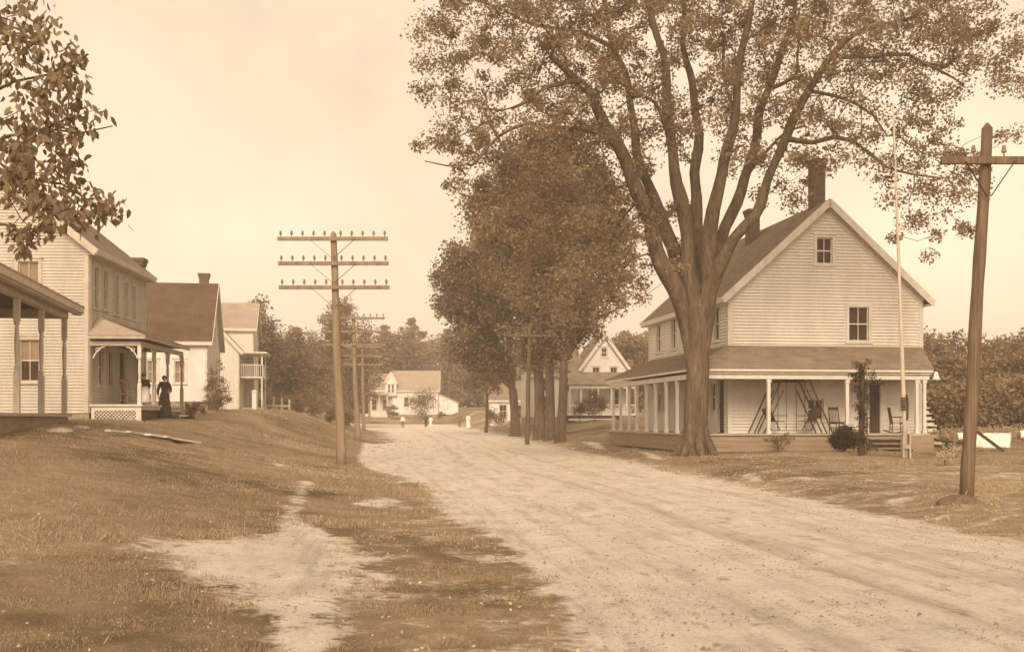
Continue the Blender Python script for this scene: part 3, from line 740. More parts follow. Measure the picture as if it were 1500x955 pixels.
def far_house():
    Y = 165; s = FPX/Y; base = 1.5+(613-607)/s
    p = corner_at(575, Y, base); W = (642-575)/s; Hh = (607-571)/s; rise = (571-543)/s
    E = thing('farmhouse', 'small white farmhouse with a lean-to at the far end of the road', 'house', p, R(2))
    f = facades(E, W, 5.4)['front']
    gable_house(E, W, 5.4, 0, Hh, rise, 'x', wall='paint', roof='shinglepale', oh=.25, step=.16,
                wins={'front': [f.px(592, 582, 598, 596)+({'cas': .12},), f.px(618, 582, 624, 596)+({'cas': .12},)]})
    # lean-to
    w2 = (671-642)/s
    m = MB(); m.add([(W+.02, .3, 0), (W+w2, .3, 0), (W+w2, .3, 1.75), (W+.02, .3, 3.0), (W+.02, 4.5, 0), (W+w2, 4.5, 0), (W+w2, 4.5, 1.75), (W+.02, 4.5, 3.0)],
                    [(0,1,2,3), (7,6,5,4), (1,5,6,2), (3,2,6,7), (0,4,5,1), (0,3,7,4)]); m.build('lean_to_wall', 'paint', E)
    m = MB(); m.slab([(W+.02, .1, 3.12), (W+w2+.2, .1, 1.78), (W+w2+.2, 4.7, 1.78), (W+.02, 4.7, 3.12)], .1, (.3,0,.95)); m.build('lean_to_roof', 'shinglepale', E)
    fl = Facade(E, (0,.3,0), (1,0,0), (0,-1,0), W+w2); window(E, fl, (W+.75, W+1.3, .9, 2.1), 'trim')
    # front gable and porch wing on the left
    gable_house(E, 1.6, 2.2, Hh-.9, Hh+1.1, 1.5, 'y', x=-1.0, y=-.4, wall='paint', roof='shinglepale', oh=.12, step=.16, found=0.02, wins={'front': [(.35, .7, Hh-.5, Hh+.8, {'cas': .07}), (.9, 1.25, Hh-.5, Hh+.8, {'cas': .07})]}, frieze=.05, corner=.08)
    gable_house(E, 3.4, 5, 0, Hh, 2.4, 'x', x=-3.45, y=.4, wall='dull', roof='shinglepale', oh=.2, step=.16, wins={'front': [(.4, 1.1, .6, 2.2), (2.0, 2.7, .6, 2.2)]})
    m = MB(); m.slab([(-4.3, -1.6, 2.9), (-.6, -1.6, 2.9), (-.6, .38, 3.35), (-4.3, .38, 3.35)], .1, (0,-.2,.97)); m.build('porch_roof', 'shinglepale', E)
    for k in range(4):
        m = MB(); m.box(-4.2+k*1.15, -4.06+k*1.15, -1.5, -1.36, 0, 2.8); m.build('porch_post', 'trim', E)
    m = MB(); m.box(-4.3, -.6, -1.6, .38, -.4, .1); m.build('porch_floor', 'trim', E)
far_house()

def house_four():
    Y = 95; s = FPX/Y; base = 1.5+(613-611)/s; a = R(6)
    E = thing('farmhouse', 'white house with a long open front porch behind the row of roadside trees', 'house', corner_at(853, Y, base), a)
    W = (919-853)/s; Hh = (611-536)/s; rise = 2.6
    f = facades(E, W, 6)['front']
    gable_house(E, W, 6, 0, Hh, rise, 'y', wall='paint', roof='shingle', oh=.3, step=.15,
                wins={'front': [f.px(881, 510, 889, 523)+({'cas': .09},), f.px(868, 538, 878, 558)+({'cas': .09},), f.px(894, 538, 904, 558)+({'cas': .09},), (.6, 1.3, .8, 2.3), (2.4, 3.1, .8, 2.3)]})
    gable_house(E, 4.3, 6, 0, Hh-.6, 2.5, 'x', x=-4.35, y=1.2, wall='paint', roof='shingle', oh=.3, step=.15,
                wins={'front': [(.8, 1.5, 2.2, 3.3), (2.9, 3.6, 2.2, 3.3), (.8, 1.5, .5, 1.8)]})
    x0, x1, y0 = -1.45, W+.4, -2.0; zt = (611-545)/s; ze = (611-567)/s+.15
    m = MB(); q = [(x0-.2, y0-.2, ze), (x1+.2, y0-.2, ze), (x1-.2, -.03, zt), (x0+.4, -.03, zt)]; m.slab(q, .06); m.lap(*q, .18, .02)
    m.slab([(x1+.2, y0-.2, ze), (x1+.2, 2.0, ze), (x1-.3, 2.0, zt), (x1-.2, -.03, zt)], .06); m.build('porch_roof', 'shingle', E)
    m = MB(); m.box(x0, x1, y0-.04, y0+.08, ze-.3, ze-.06); m.box(x1-.1, x1+.02, y0+.083, 2, ze-.3, ze-.06); m.build('porch_beam', 'trim', E)
    for xx in (x0+.08, x0+1.0, x0+1.95, 1.0, 2.1, 2.85, 3.4, x1-.08):
        m = MB(); m.box(xx-.06, xx+.06, y0-.02, y0+.1, .3, ze-.301); m.build('porch_post', 'trim', E)
    m = MB(); m.box(x0, x1, y0, y0+.06, .95, 1.05); m.build('railing', 'trim', E)
    m = MB(); m.box(x0-.05, x1+.05, y0-.1, -.03, .15, .3); m.box(x0-.05, x1-1.8, y0-.4, y0-.11, -.3, -.12); m.build('porch_floor', 'paint', E)
    m = MB(); m.box(x0, x1, y0+.02, -.03, -.6, .149); m.build('porch_base', 'darkwood', E)
    for k in range(3):
        m = MB(); m.box(x1-1.5, x1-.3, y0-.11-.3*(k+1), y0-.11-.3*k, .0-.15*k, .13-.15*k); m.build('step', 'stone', E)
house_four()
def house_five():
    Y = 122; s = FPX/Y; base = 1.5+(613-612)/s
    base = hh(pxx0(722, Y), Y)+.12; E = thing('farmhouse', 'white cottage showing only between the trunks of the roadside trees', 'house', corner_at(718, Y, base), R(5))
    gable_house(E, 6.8, 6, 0, (609-572)/s, 2.0, 'x', wall='paint', roof='shingle', oh=.25, step=.16, wins={'front': [(1, 1.8, .8, 2.2), (3, 3.8, .8, 2.2), (5, 5.8, .8, 2.2)]})
house_five()
# ------------------------------------------------------------------ trees
def pxx(px, Y): return (px-CX)/FPX*Y
def leaf_quads(cent, rad, n, size, droop=.25, flat=.75):
    """n leaves in each clump; returns verts (4 per leaf)"""
    k = len(cent); N = k*n
    c = np.repeat(cent, n, 0); r = np.repeat(rad, n)[:, None]
    d = RNG.normal(size=(N, 3)); d /= np.linalg.norm(d, axis=1)[:, None]
    q = RNG.random((N, 1))**.5
    p = c+d*r*q*np.array([1, 1, flat])
    a = RNG.normal(size=(N, 3)); a[:, 2] = a[:, 2]*.6-droop*1.6; a /= np.linalg.norm(a, axis=1)[:, None]
    b = np.cross(a, RNG.normal(size=(N, 3))); b /= np.linalg.norm(b, axis=1)[:, None]
    s = size*RNG.uniform(.6, 1.25, (N, 1))
    v = np.stack([p, p+a*s*.5+b*s*.3, p+a*s, p+a*s*.5-b*s*.3], 1).reshape(-1, 3)
    return v, np.arange(N*4).reshape(-1, 4)
def clump_rnd(k, n, base=None):
    t = RNG.random(k) if base is None else base
    return np.clip(np.repeat(t, n)*.55+RNG.random(k*n)*.45, 0, 1)
class Skel:
    def __init__(s): s.p = []; s.par = []; s.r = []
    def limb(s, pts, rads, parent=-1):
        last = parent
        for q, r in zip(pts, rads):
            s.p.append(tuple(q)); s.par.append(last); s.r.append(r); last = len(s.p)-1
        return last
def smooth_pts(pts, rads, step=.5):
    pts = [Vector(p) for p in pts]; out = []; ro = []
    n = len(pts)
    for i in range(n-1):
        p0 = pts[max(i-1, 0)]; p1 = pts[i]; p2 = pts[i+1]; p3 = pts[min(i+2, n-1)]
        m = max(1, int((p2-p1).length/step))
        for k in range(m):
            t = k/m
            out.append(.5*((2*p1)+(p2-p0)*t+(2*p0-5*p1+4*p2-p3)*t*t+(3*p1-p0-3*p2+p3)*t**3)); ro.append(rads[i]*(1-t)+rads[i+1]*t)
    out.append(pts[-1]); ro.append(rads[-1]); return out, ro
def grow(sk, cent, step=.55, twig=.011, jit=.10, fixed=None, up=.25, exp=2.2):
    """join every leaf clump to the nearest wood, then thicken by what each branch carries"""
    fixed = len(sk.p) if fixed is None else fixed
    P0 = np.array(sk.p); order = np.argsort([np.min(((P0-c)**2).sum(1)) for c in cent])
    P_ = np.zeros((len(sk.p)+len(cent)*30, 3)); n = len(sk.p); P_[:n] = P0
    minr = {}
    for ci in order:
        c = cent[ci]
        d2 = ((P_[:n]-c)**2).sum(1)
        dz = P_[:n, 2]-c[2]
        cost = np.sqrt(d2)+np.maximum(dz, 0)*.35
        j = int(np.argmin(cost)); a = P_[j].copy(); L = math.dist(a, c); m = max(1, int(L/step)); last = j
        mid = RNG.normal(size=3)*L*.12+np.array([0, 0, up*L*.4])
        for k in range(1, m+1):
            t = k/m
            q = a*(1-t)+c*t+mid*4*t*(1-t)*.5+RNG.normal(size=3)*jit*step*(k < m)
            if n >= len(P_): break
            P_[n] = q; sk.p.append(tuple(q)); sk.par.append(last); sk.r.append(0); last = n; n += 1
    N = len(sk.p); load = np.zeros(N); kids = np.zeros(N, int)
    for i in range(N-1, -1, -1):
        if kids[i] == 0: load[i] += twig**exp
        if sk.par[i] >= 0: load[sk.par[i]] += load[i]; kids[sk.par[i]] += 1
    for i in range(fixed, N): sk.r[i] = min(load[i]**(1/exp), sk.r[sk.par[i]]*.9 if sk.par[i] >= 0 else 9)
def skin(sk, name, mat, parent, knots=0.0):
    P_ = np.array(sk.p); N = len(P_); par = sk.par
    D = np.zeros((N, 3))
    for i in range(N):
        if par[i] >= 0: D[i] = P_[i]-P_[par[i]]
    ch = [[] for _ in range(N)]
    for i in range(N):
        if par[i] >= 0: ch[par[i]].append(i)
    for i in range(N):
        if par[i] < 0 and ch[i]: D[i] = D[ch[i][0]]
    D /= np.maximum(np.linalg.norm(D, axis=1), 1e-6)[:, None]
    V = []; F = []
    def ring(c, d, r, n):
        ax = np.array([1., 0, 0]) if abs(d[0]) < .8 else np.array([0, 1., 0])
        u = np.cross(d, ax); u /= np.linalg.norm(u); w = np.cross(d, u)
        b = len(V)
        for k in range(n):
            a = 2*math.pi*k/n; rr = r
            if knots and r > .15: rr = r*(1+knots*(vnoise(math.cos(a)*2+c[0]*.7, math.sin(a)*2+c[2]*.9, 7)-.5))
            V.append(tuple(c+(u*math.cos(a)+w*math.sin(a))*rr))
        return b
    for i in range(N):
        if par[i] < 0: continue
        r1 = sk.r[i]; n = 14 if r1 > .18 else (8 if r1 > .06 else (5 if r1 > .025 else 3))
        j = par[i]; main = ch[j] and max(ch[j], key=lambda q: sk.r[q]) == i
        r0 = sk.r[j] if main else min(sk.r[j], r1*1.25)
        b0 = ring(P_[j], D[j] if main else D[i], r0, n); b1 = ring(P_[i], D[i], r1, n)
        F += [(b0+k, b0+(k+1) % n, b1+(k+1) % n, b1+k) for k in range(n)]
    me = bpy.data.meshes.new(name); me.from_pydata(V, [], F); me.update()
    me.polygons.foreach_set('use_smooth', [True]*len(F)); me.materials.append(M[mat])
    o = bpy.data.objects.new(name, me); COL.objects.link(o); o.parent = parent; return o

def big_elm():
    Y = 40.2; base = Vector((pxx(1020, Y), Y, hh(pxx(1020, Y), Y)))
    E = thing('elm_tree', 'huge many-limbed spreading elm in front of the porch corner on the right', 'tree')
    sk = Skel()
    T = lambda px, py, dy=0: P(px, py, Y+dy)
    s = Y/FPX
    tr = [(1019,672,0,27),(1019,655,0,20.5),(1020,630,0,17.5),(1020,590,0,16.8),(1022,550,0,16.2),(1021,510,0,17),(1023,478,0,20.5),(1024,452,0,23),(1025,430,0,15),(1026,412,0,4)]
    pts, rad = smooth_pts([T(a, b, c) for a, b, c, r in tr], [r*s for *_, r in tr], .25)
    last = sk.limb(pts, rad); low = min(range(len(sk.p)), key=lambda i: abs(sk.p[i][2]-T(1023, 530).z)); last = min(range(len(sk.p)), key=lambda i: abs(sk.p[i][2]-T(1023, 470).z))
    limbs = [
     ([(1004,462,0,17),(990,425,-.2,15),(972,385,-.4,13),(955,345,-.6,12),(935,290,-.8,11.5),(910,220,-1.2,11),(880,165,-1.8,8),(845,118,-2.4,6),(800,80,-3,4)], 0),
     ([(1008,455,.2,15),(994,400,.5,13),(975,345,.9,11.5),(955,290,1.3,10),(935,215,1.8,8),(920,140,2.2,6.5),(900,70,2.8,5),(885,-10,3.4,4)], 0),
     ([(1017,448,0,16),(1008,400,-.1,13),(1002,345,-.2,12),(998,290,-.3,11.5),(988,225,-.5,9.5),(978,150,-.7,7.5),(965,75,-1,6),(948,-10,-1.3,5)], 0),
     ([(1024,445,.3,15),(1020,390,.6,12),(1021,330,.9,11),(1022,270,1.2,10),(1020,200,1.6,8.5),(1012,120,2,6.5),(1003,40,2.5,5),(1000,-40,3,4)], 0),
     ([(1034,440,-.2,16),(1040,390,-.5,14),(1046,335,-.8,12),(1052,280,-1.1,11),(1063,215,-1.5,9),(1078,140,-2,7),(1094,60,-2.5,5.5),(1110,-30,-3,4)], 0),
     ([(1036,440,.4,14),(1052,385,.8,12),(1070,320,1.2,10.5),(1088,260,1.6,9.5),(1108,200,2,8),(1128,130,2.4,6.5),(1150,55,2.8,5),(1168,-20,3.2,4)], 0),
     ([(1040,425,-.4,15),(1056,385,-.7,12.5),(1074,352,-1,10),(1100,318,-1.2,9),(1116,280,-1.3,8.5),(1138,240,-1.4,8),(1162,185,-1.6,7.5),(1186,130,-1.8,6.5),(1212,82,-2,5.5),(1255,50,-2.2,4.2),(1300,36,-2.5,3.2),(1350,22,-2.8,2)], 0),
    ]
    ends = {}
    for li, (l, _) in enumerate(limbs):
        l = [(1021+(l[0][0]-1021)*.35, 512, l[0][1]*0+l[0][2]*.3, l[0][3]*.9)]+l
        pts, rad = smooth_pts([T(a, b, c) for a, b, c, r in l], [r*s for *_, r in l], .45)
        ends[li] = len(sk.p); ph = RNG.uniform(0, 6.28, 4)
        pts = [p+Vector((.10*math.sin(k*.55+ph[0])+.05*math.sin(k*1.3+ph[1]), .12*math.sin(k*.5+ph[2]), .04*math.sin(k*.9+ph[3])))*min(1, k/5) for k, p in enumerate(pts)]
        rad = [q*.86*(1+.07*math.sin(k*1.1+ph[0])) for k, q in enumerate(rad)]
        sk.limb(pts, rad, low)
    subs = [
     [(1208,86,-2,4.5),(1245,84,-2.2,3.4),(1285,82,-2.4,3),(1330,80,-2.7,2.6),(1352,92,-3,2.3),(1385,108,-3.2,1.8),(1412,124,-3.4,1.2)],
     [(1352,92,-3,2.2),(1388,98,-3,1.6),(1405,80,-3,1.2),(1425,60,-3.1,.9)],
     [(1158,214,-1.5,4),(1190,209,-1.8,3.6),(1222,201,-2,3.4),(1250,207,-2.2,3),(1275,226,-2.3,2.6),(1296,244,-2.4,2.1),(1340,256,-2.6,1.6),(1390,262,-2.9,1)],
     [(1182,140,-1.7,3.2),(1210,138,-1.4,2.5),(1245,148,-1,2.2),(1280,170,-.8,1.7),(1300,200,-.7,1.1)],
     [(905,208,-1.3,5),(860,190,-2,3.6),(815,188,-2.6,3),(775,181,-3,2.6),(730,200,-3.4,2.1),(692,242,-3.8,1.8),(655,243,-4,1.2),(622,236,-4.2,.8)],
     [(846,118,-2.4,4.2),(800,128,-3,3),(770,150,-3.4,2.4),(735,162,-3.8,1.8),(700,158,-4,1.2)],
     [(900,75,2.8,4),(850,48,3,3.2),(780,36,3.2,2.4),(735,14,3.4,2),(695,0,3.5,1.4)],
     [(985,215,-.6,3),(960,150,-1.4,2.4),(925,143,-2,2),(905,160,-2.4,1.2)],
     [(956,290,1.3,3),(930,300,2,2.2),(905,330,2.6,1.7),(890,370,3,1.2)],
     [(972,388,-.4,2.4),(948,372,-1,1.6),(925,380,-1.6,1.2),(905,410,-2,.9)],
     [(1063,215,-1.5,4),(1075,170,-1,3),(1060,110,-.4,2.4),(1062,50,0,1.8)],
     [(1126,140,2.4,3.6),(1165,112,2.7,2.6),(1168,80,2.9,2),(1175,30,3,1.5)],
     [(1090,262,1.6,3.6),(1120,225,2.2,2.6),(1150,195,2.8,2.1),(1180,185,3.2,1.4)],
     [(1005,300,-.3,3),(975,320,-1,1.6),(955,300,-1.6,1.2)]]
    PP = None
    for l in subs:
        arr = np.array(sk.p); q = T(*l[0][:3]); j = int(np.argmin(((arr-np.array(q))**2).sum(1)))
        pts, rad = smooth_pts([Vector(sk.p[j])]+[T(a, b, c) for a, b, c, r in l[1:]], [r*s for *_, r in l], .45)
        sk.limb(pts[1:], rad[1:], j)
    # where the crown is full and where the sky shows: eighteen columns of 50 px by rows of 50 px (leafage 0-9)
    dens = {-5: '000000112110000000', -4: '000013455554310000', -3: '000256677776653000', -2: '025678888777667300', -1:'466789998888777741', 0: '567889988888788763', 1: '467799866656567775', 2: '253889755665656325', 3: '055698655655545401',
            4: '357899621355334540', 5: '027899500123013540', 6: '016898650000002320', 7: '003777640000000100', 8: '001244500000000000'}
    cent = []
    for row, sd in dens.items():
        for k, ch in enumerate(sd):
            n = int(ch)*1.3; n = int(n+(RNG.random() < n-int(n)))
            for _ in range(n):
                px = 600+50*(k+RNG.random()); py = 50*(row+RNG.random())
                spread = 5.2*math.sqrt(max(.05, 1-((px-1040)/520)**2))
                cent.append(T(px, py, RNG.normal()*.5*spread-(1.5 if px > 1150 or px < 850 else 0)))
    cent = np.array([tuple(c) for c in cent])
    grow(sk, cent, .5, .012, .16)
    skin(sk, 'trunk', 'bark', E, .3)
    rad = RNG.uniform(.28, .70, len(cent)); n = 110
    v, f = leaf_quads(cent, rad, n, .125, .35)
    npmesh('crown', v, f, 'leaf', E, clump_rnd(len(cent), n))
    # root flare
    m = MB()
    for k in range(7):
        a = k*.9+.3; r = 20*s
        m.tube([base+Vector((math.cos(a)*r*.45, math.sin(a)*r*.45, 1.7)), base+Vector((math.cos(a)*r*.72, math.sin(a)*r*.72, .6)), base+Vector((math.cos(a)*r*1.35, math.sin(a)*r*1.35, .08)), base+Vector((math.cos(a)*r*2.0, math.sin(a)*r*2.0, -.15))], [.06, .20, .17, .07], 9)
    m.build('root_flare', 'bark', E, True)
big_elm()

def plain_tree(label, base, lean, hfork, lobes, trunk_r, mat, nclump, nleaf, size, crad, name='shade_tree', cat='tree', group=None, bark='bark', twig=.02, lowdroop=0):
    """lobes: [(cx,cy,cz,rx,ry,rz)] in world space"""
    E = thing(name, label, cat, base, 0, group)
    sk = Skel(); b = Vector((0,0,0)); top = Vector((lean[0], lean[1], hfork))
    pts, rad = smooth_pts([Vector((0,0,-.3)), Vector((0,0,.25)), top*.5+Vector((.05,0,0)), top], [trunk_r*1.7, trunk_r*1.15, trunk_r*.95, trunk_r*.85], .5)
    last = sk.limb(pts, rad)
    for (cx, cy, cz, rx, ry, rz) in lobes:
        c = Vector((cx, cy, cz))-Vector(base)
        p1 = top.lerp(c, .5)+Vector((random.uniform(-.4,.4), random.uniform(-.4,.4), .5))
        pts, rad = smooth_pts([top, p1, c], [trunk_r*.6, trunk_r*.4, trunk_r*.18], .6); sk.limb(pts, rad, last-1)
    cent = []; tot = sum(l[3]*l[4]*l[5] for l in lobes)**1
    for (cx, cy, cz, rx, ry, rz) in lobes:
        k = max(4, int(nclump*rx*ry*rz/tot))
        d = RNG.normal(size=(k, 3)); d /= np.linalg.norm(d, axis=1)[:, None]; q = RNG.random((k, 1))**.4
        bumpy = 1+.25*(vnoise(d[:, 0]*2.3+cx, d[:, 2]*2.3+cz, 3)-.5)[:, None]
        cent.append(np.array([cx-base[0], cy-base[1], cz-base[2]])+d*q*bumpy*np.array([rx, ry, rz]))
    cent = np.concatenate(cent)
    grow(sk, cent, max(.6, crad), twig, .14)
    skin(sk, 'trunk', bark, E)
    v, f = leaf_quads(cent, RNG.uniform(.6, 1.25, len(cent))*crad, nleaf, size, .25)
    npmesh('crown', v, f, mat, E, clump_rnd(len(cent), nleaf))
    return E
def lob(px, py, Y, rpx, rpy, dy=0, ry=None):
    c = P(px, py, Y+dy); s = Y/FPX
    return (c.x, c.y, c.z, rpx*s, (ry or (rpx+rpy)/2*.9)*s, rpy*s)
# the row of roadside trees on the right
def rowtree(label, bx, Yt, fork, lobes, tr, ncl, nl=62, size=.24, crad=.85):
    Y = Yt; b = Vector((pxx(bx, Y), Y, hh(pxx(bx, Y), Y))); f = P(fork[0], fork[1], Y)
    plain_tree(label, b, (f.x-b.x, .3), f.z-b.z, [lob(l[0], l[1], Y, l[2], l[3], l[4] if len(l) > 4 else 0) for l in lobes], tr*.85, 'leaf' if bx in (790, 821) else 'leafdark', ncl, nl, size, crad, group='roadside trees in a row beyond the big elm')
rowtree('bushy roadside tree with a forked trunk, farthest left of the row', 755, 84, (751, 570), [(690,400,50,52),(735,445,66,60),(675,435,38,40),(700,500,44,40),(745,350,50,50),(770,520,30,30),(712,545,28,26),(680,510,26,24)], .42, 560, 80, .28, 1.1)
rowtree('tall dense roadside tree just behind the single-arm pole, second of the row', 790, 73, (789, 545), [(770,340,62,66),(730,310,48,46),(800,430,58,60),(810,270,60,60),(745,260,44,36),(700,295,36,26),(820,225,50,36),(765,232,44,30),(780,490,44,34),(780,530,24,20)], .42, 540, 76, .24, .95)
rowtree('stout roadside tree with thin drooping foliage, third of the row', 805, 70, (805, 535), [(850,350,58,60),(830,440,48,52),(860,290,50,50),(800,470,44,46),(815,520,26,24)], .36, 380, 70, .24, .9)
rowtree('leaning roadside tree nearest the big elm', 821, 66, (826, 530), [(880,400,44,50),(868,480,26,30),(840,470,36,40),(895,340,40,44),(905,452,18,24)], .33, 170, 50, .22, .8)
Yq = 100; b = Vector((pxx(712, Yq), Yq, hh(pxx(712, Yq), Yq))); plain_tree('slim young roadside tree beyond the others, left of the row', b, (.1, 0), 3.2, [lob(712, 545, b.y, 20, 24), lob(700, 510, b.y, 24, 28), lob(726, 562, b.y, 12, 12)], .13, 'leafdark', 80, 60, .25, .7, name='young_tree')
# trees on the left of the road
b = G(520, 612, 60); 
def lefttree(label, px, Yb, lobes, tr=.3, ncl=150, nl=60, size=.26, crad=.85, mat='leafdark', grp='trees and bushes beyond the third house on the left', fork=3.):
    X = (px-CX)/FPX*Yb; b = Vector((X, Yb, hh(X, Yb)))
    plain_tree(label, b, (.2, 0), fork, [lob(l[0], l[1], Yb, l[2], l[3]) for l in lobes], tr, mat, ncl, nl, size, crad, group=grp)
lefttree('dark tree rising beside the balcony house', 392, 104, [(378,478,24,36),(392,520,34,34),(370,540,20,34),(410,500,14,20)], .3, 170, 60, .28, .95)
lefttree('low spreading tree in the dip between two taller ones', 432, 108, [(425,540,36,34),(440,505,24,22),(452,555,34,30),(410,565,26,26)], .25, 160, 60, .28, .95, 'leaf')
lefttree('tall dark tree right behind the three-arm pole', 508, 128, [(508,480,36,38),(480,492,30,30),(520,540,42,52),(500,450,22,18),(535,500,16,24),(470,530,30,40)], .32, 290, 62, .26, .9)
lefttree('rounded tree left of the far farmhouse', 556, 170, [(580,508,34,28),(560,530,30,30),(610,516,26,22)], .3, 130, 50, .5, 1.5, 'needle', fork=4)

def bush(label, px, py, Y, w, h, mat='bush', n=26, nl=60, size=.10, name='bush', group=None, z=None, stems=9, shape=None):
    X = (px-CX)/FPX*Y; zb = hh(X, Y) if z is None else z
    E = thing(name, label, name.replace('_', ' '), (X, Y, zb), 0, group)
    sk = Skel(); sk.limb([(0,0,-.1), (0,0,.12)], [.04, .035])
    k = n; d = RNG.normal(size=(k, 3)); d /= np.linalg.norm(d, axis=1)[:, None]
    c = d*(RNG.random((k, 1))**.45)*np.array([w/2, w/2*.8, h/2])*.82+np.array([0, 0, h*.5])
    c[:, 2] = np.maximum(c[:, 2], .12)
    grow(sk, c, .25, .006, .1, up=.1); skin(sk, 'stems', 'bark', E)
    v, f = leaf_quads(c, RNG.uniform(.16, .26, k)*min(w, h), nl, size, .1)
    npmesh('foliage', v, f, mat, E, clump_rnd(k, nl)); return E
bush('dark clipped round bush in front of the porch beside the steps', 1237, 655, 40.9, 1.25, 1.0, 'darkbush', 90, 120, .06, z=hh(12, 40.9)-.02)
bush('low straggly plant against the porch skirt left of the dark bush', 1140, 655, 41.2, 1.5, .75, 'bush', 16, 60, .06, 'plant')
bush('leafy bush at the end of the lattice-skirted porch', 284, 604, 46, .95, .75, 'bush', 24, 80, .07)
bush('spreading low bush beside the white farmhouse corner', 318, 600, 62, 2.0, 1.2, 'bush', 26, 70, .09)
bush('tall thin climbing shrub on the corner of the white farmhouse', 318, 594, 63, 1.5, 3.0, 'bush', 26, 60, .10, 'shrub')
bush('large rounded bush in front of the far farmhouse', 618, 607, 158, 4.6, 5.0, 'bush', 44, 60, .22)
bush('small bush beside the porch of the far farmhouse', 574, 607, 160, 2.0, 2.6, 'bush', 16, 60, .2)
bush('tiny bush under the lean-to window of the far farmhouse', 645, 607, 160, 1.3, 1.3, 'bush', 10, 50, .16)
bush('tall bush hiding part of the long porch behind the tree row', 872, 608, 88, 2.0, 2.9, 'leafdark', 40, 70, .13)
bush('wide bush at the left of the long porch behind the tree row', 850, 606, 89, 1.3, 2.2, 'leafdark', 22, 60, .13)
bush('round leafy bush between the trunks at the cottage', 727, 610, 112, 2.6, 2.4, 'bush', 24, 60, .16)
for k, (px, Y, w, h) in enumerate([(385, 98, 2.2, 1.8), (412, 97, 2.4, 1.5), (440, 95, 2.2, 1.7), (462, 92, 2.6, 1.9), (484, 90, 1.7, 1.6), (508, 94, 2.0, 1.7)]):
    bush(['shrub nearest the balcony house, left end of the hedge row', 'low shrub behind the white garden fence', 'shrub just right of the white garden fence', 'wide shrub in the middle of the hedge row', 'shrub immediately left of the three-arm pole', 'shrub immediately right of the three-arm pole'][k],
         px, 605, Y, w, h, 'bush', 26, 60, .14, 'shrub', 'shrubs in a loose hedge left of the road')
# vine-grown young tree in front of the porch
def vine():
    p = G(1262, 668); E = thing('young_tree', 'slim dark young tree smothered in vine beside the porch steps', 'tree', p)
    sk = Skel(); pts, rad = smooth_pts([Vector((0,0,-.2)), Vector((.0,0,1)), Vector((.03,0,2.2)), Vector((.0,0,3.0))], [.12, .10, .09, .05], .3); sk.limb(pts, rad)
    c = np.array([(RNG.normal()*.12, RNG.normal()*.12, z) for z in np.linspace(.15, 3.1, 60)]+[(RNG.uniform(-.3,.85), RNG.uniform(-.3,.3), RNG.uniform(2.3, 2.75)) for _ in range(9)])
    grow(sk, c, .2, .007, .1); skin(sk, 'trunk', 'darkwood', E)
    v, f = leaf_quads(c, np.where(c[:, 2] > 0, .16, .1)*np.ones(len(c)), 60, .06, .3); npmesh('foliage', v, f, 'darkbush', E, clump_rnd(len(c), 60))
vine()
# pale-flowered plants right of the steps
for k, (px, py, w, h) in enumerate([(1385, 682, .95, .5), (1402, 672, .6, .5)]):
    g = G(px, py); bush(['low pale-leaved plant in the grass left of the leaning pole', 'second low pale-leaved plant, closer to the leaning pole'][k], px, py, g.y, w, h, 'clover', 12, 26, .055, 'plant', 'pale-leaved plants by the leaning pole')
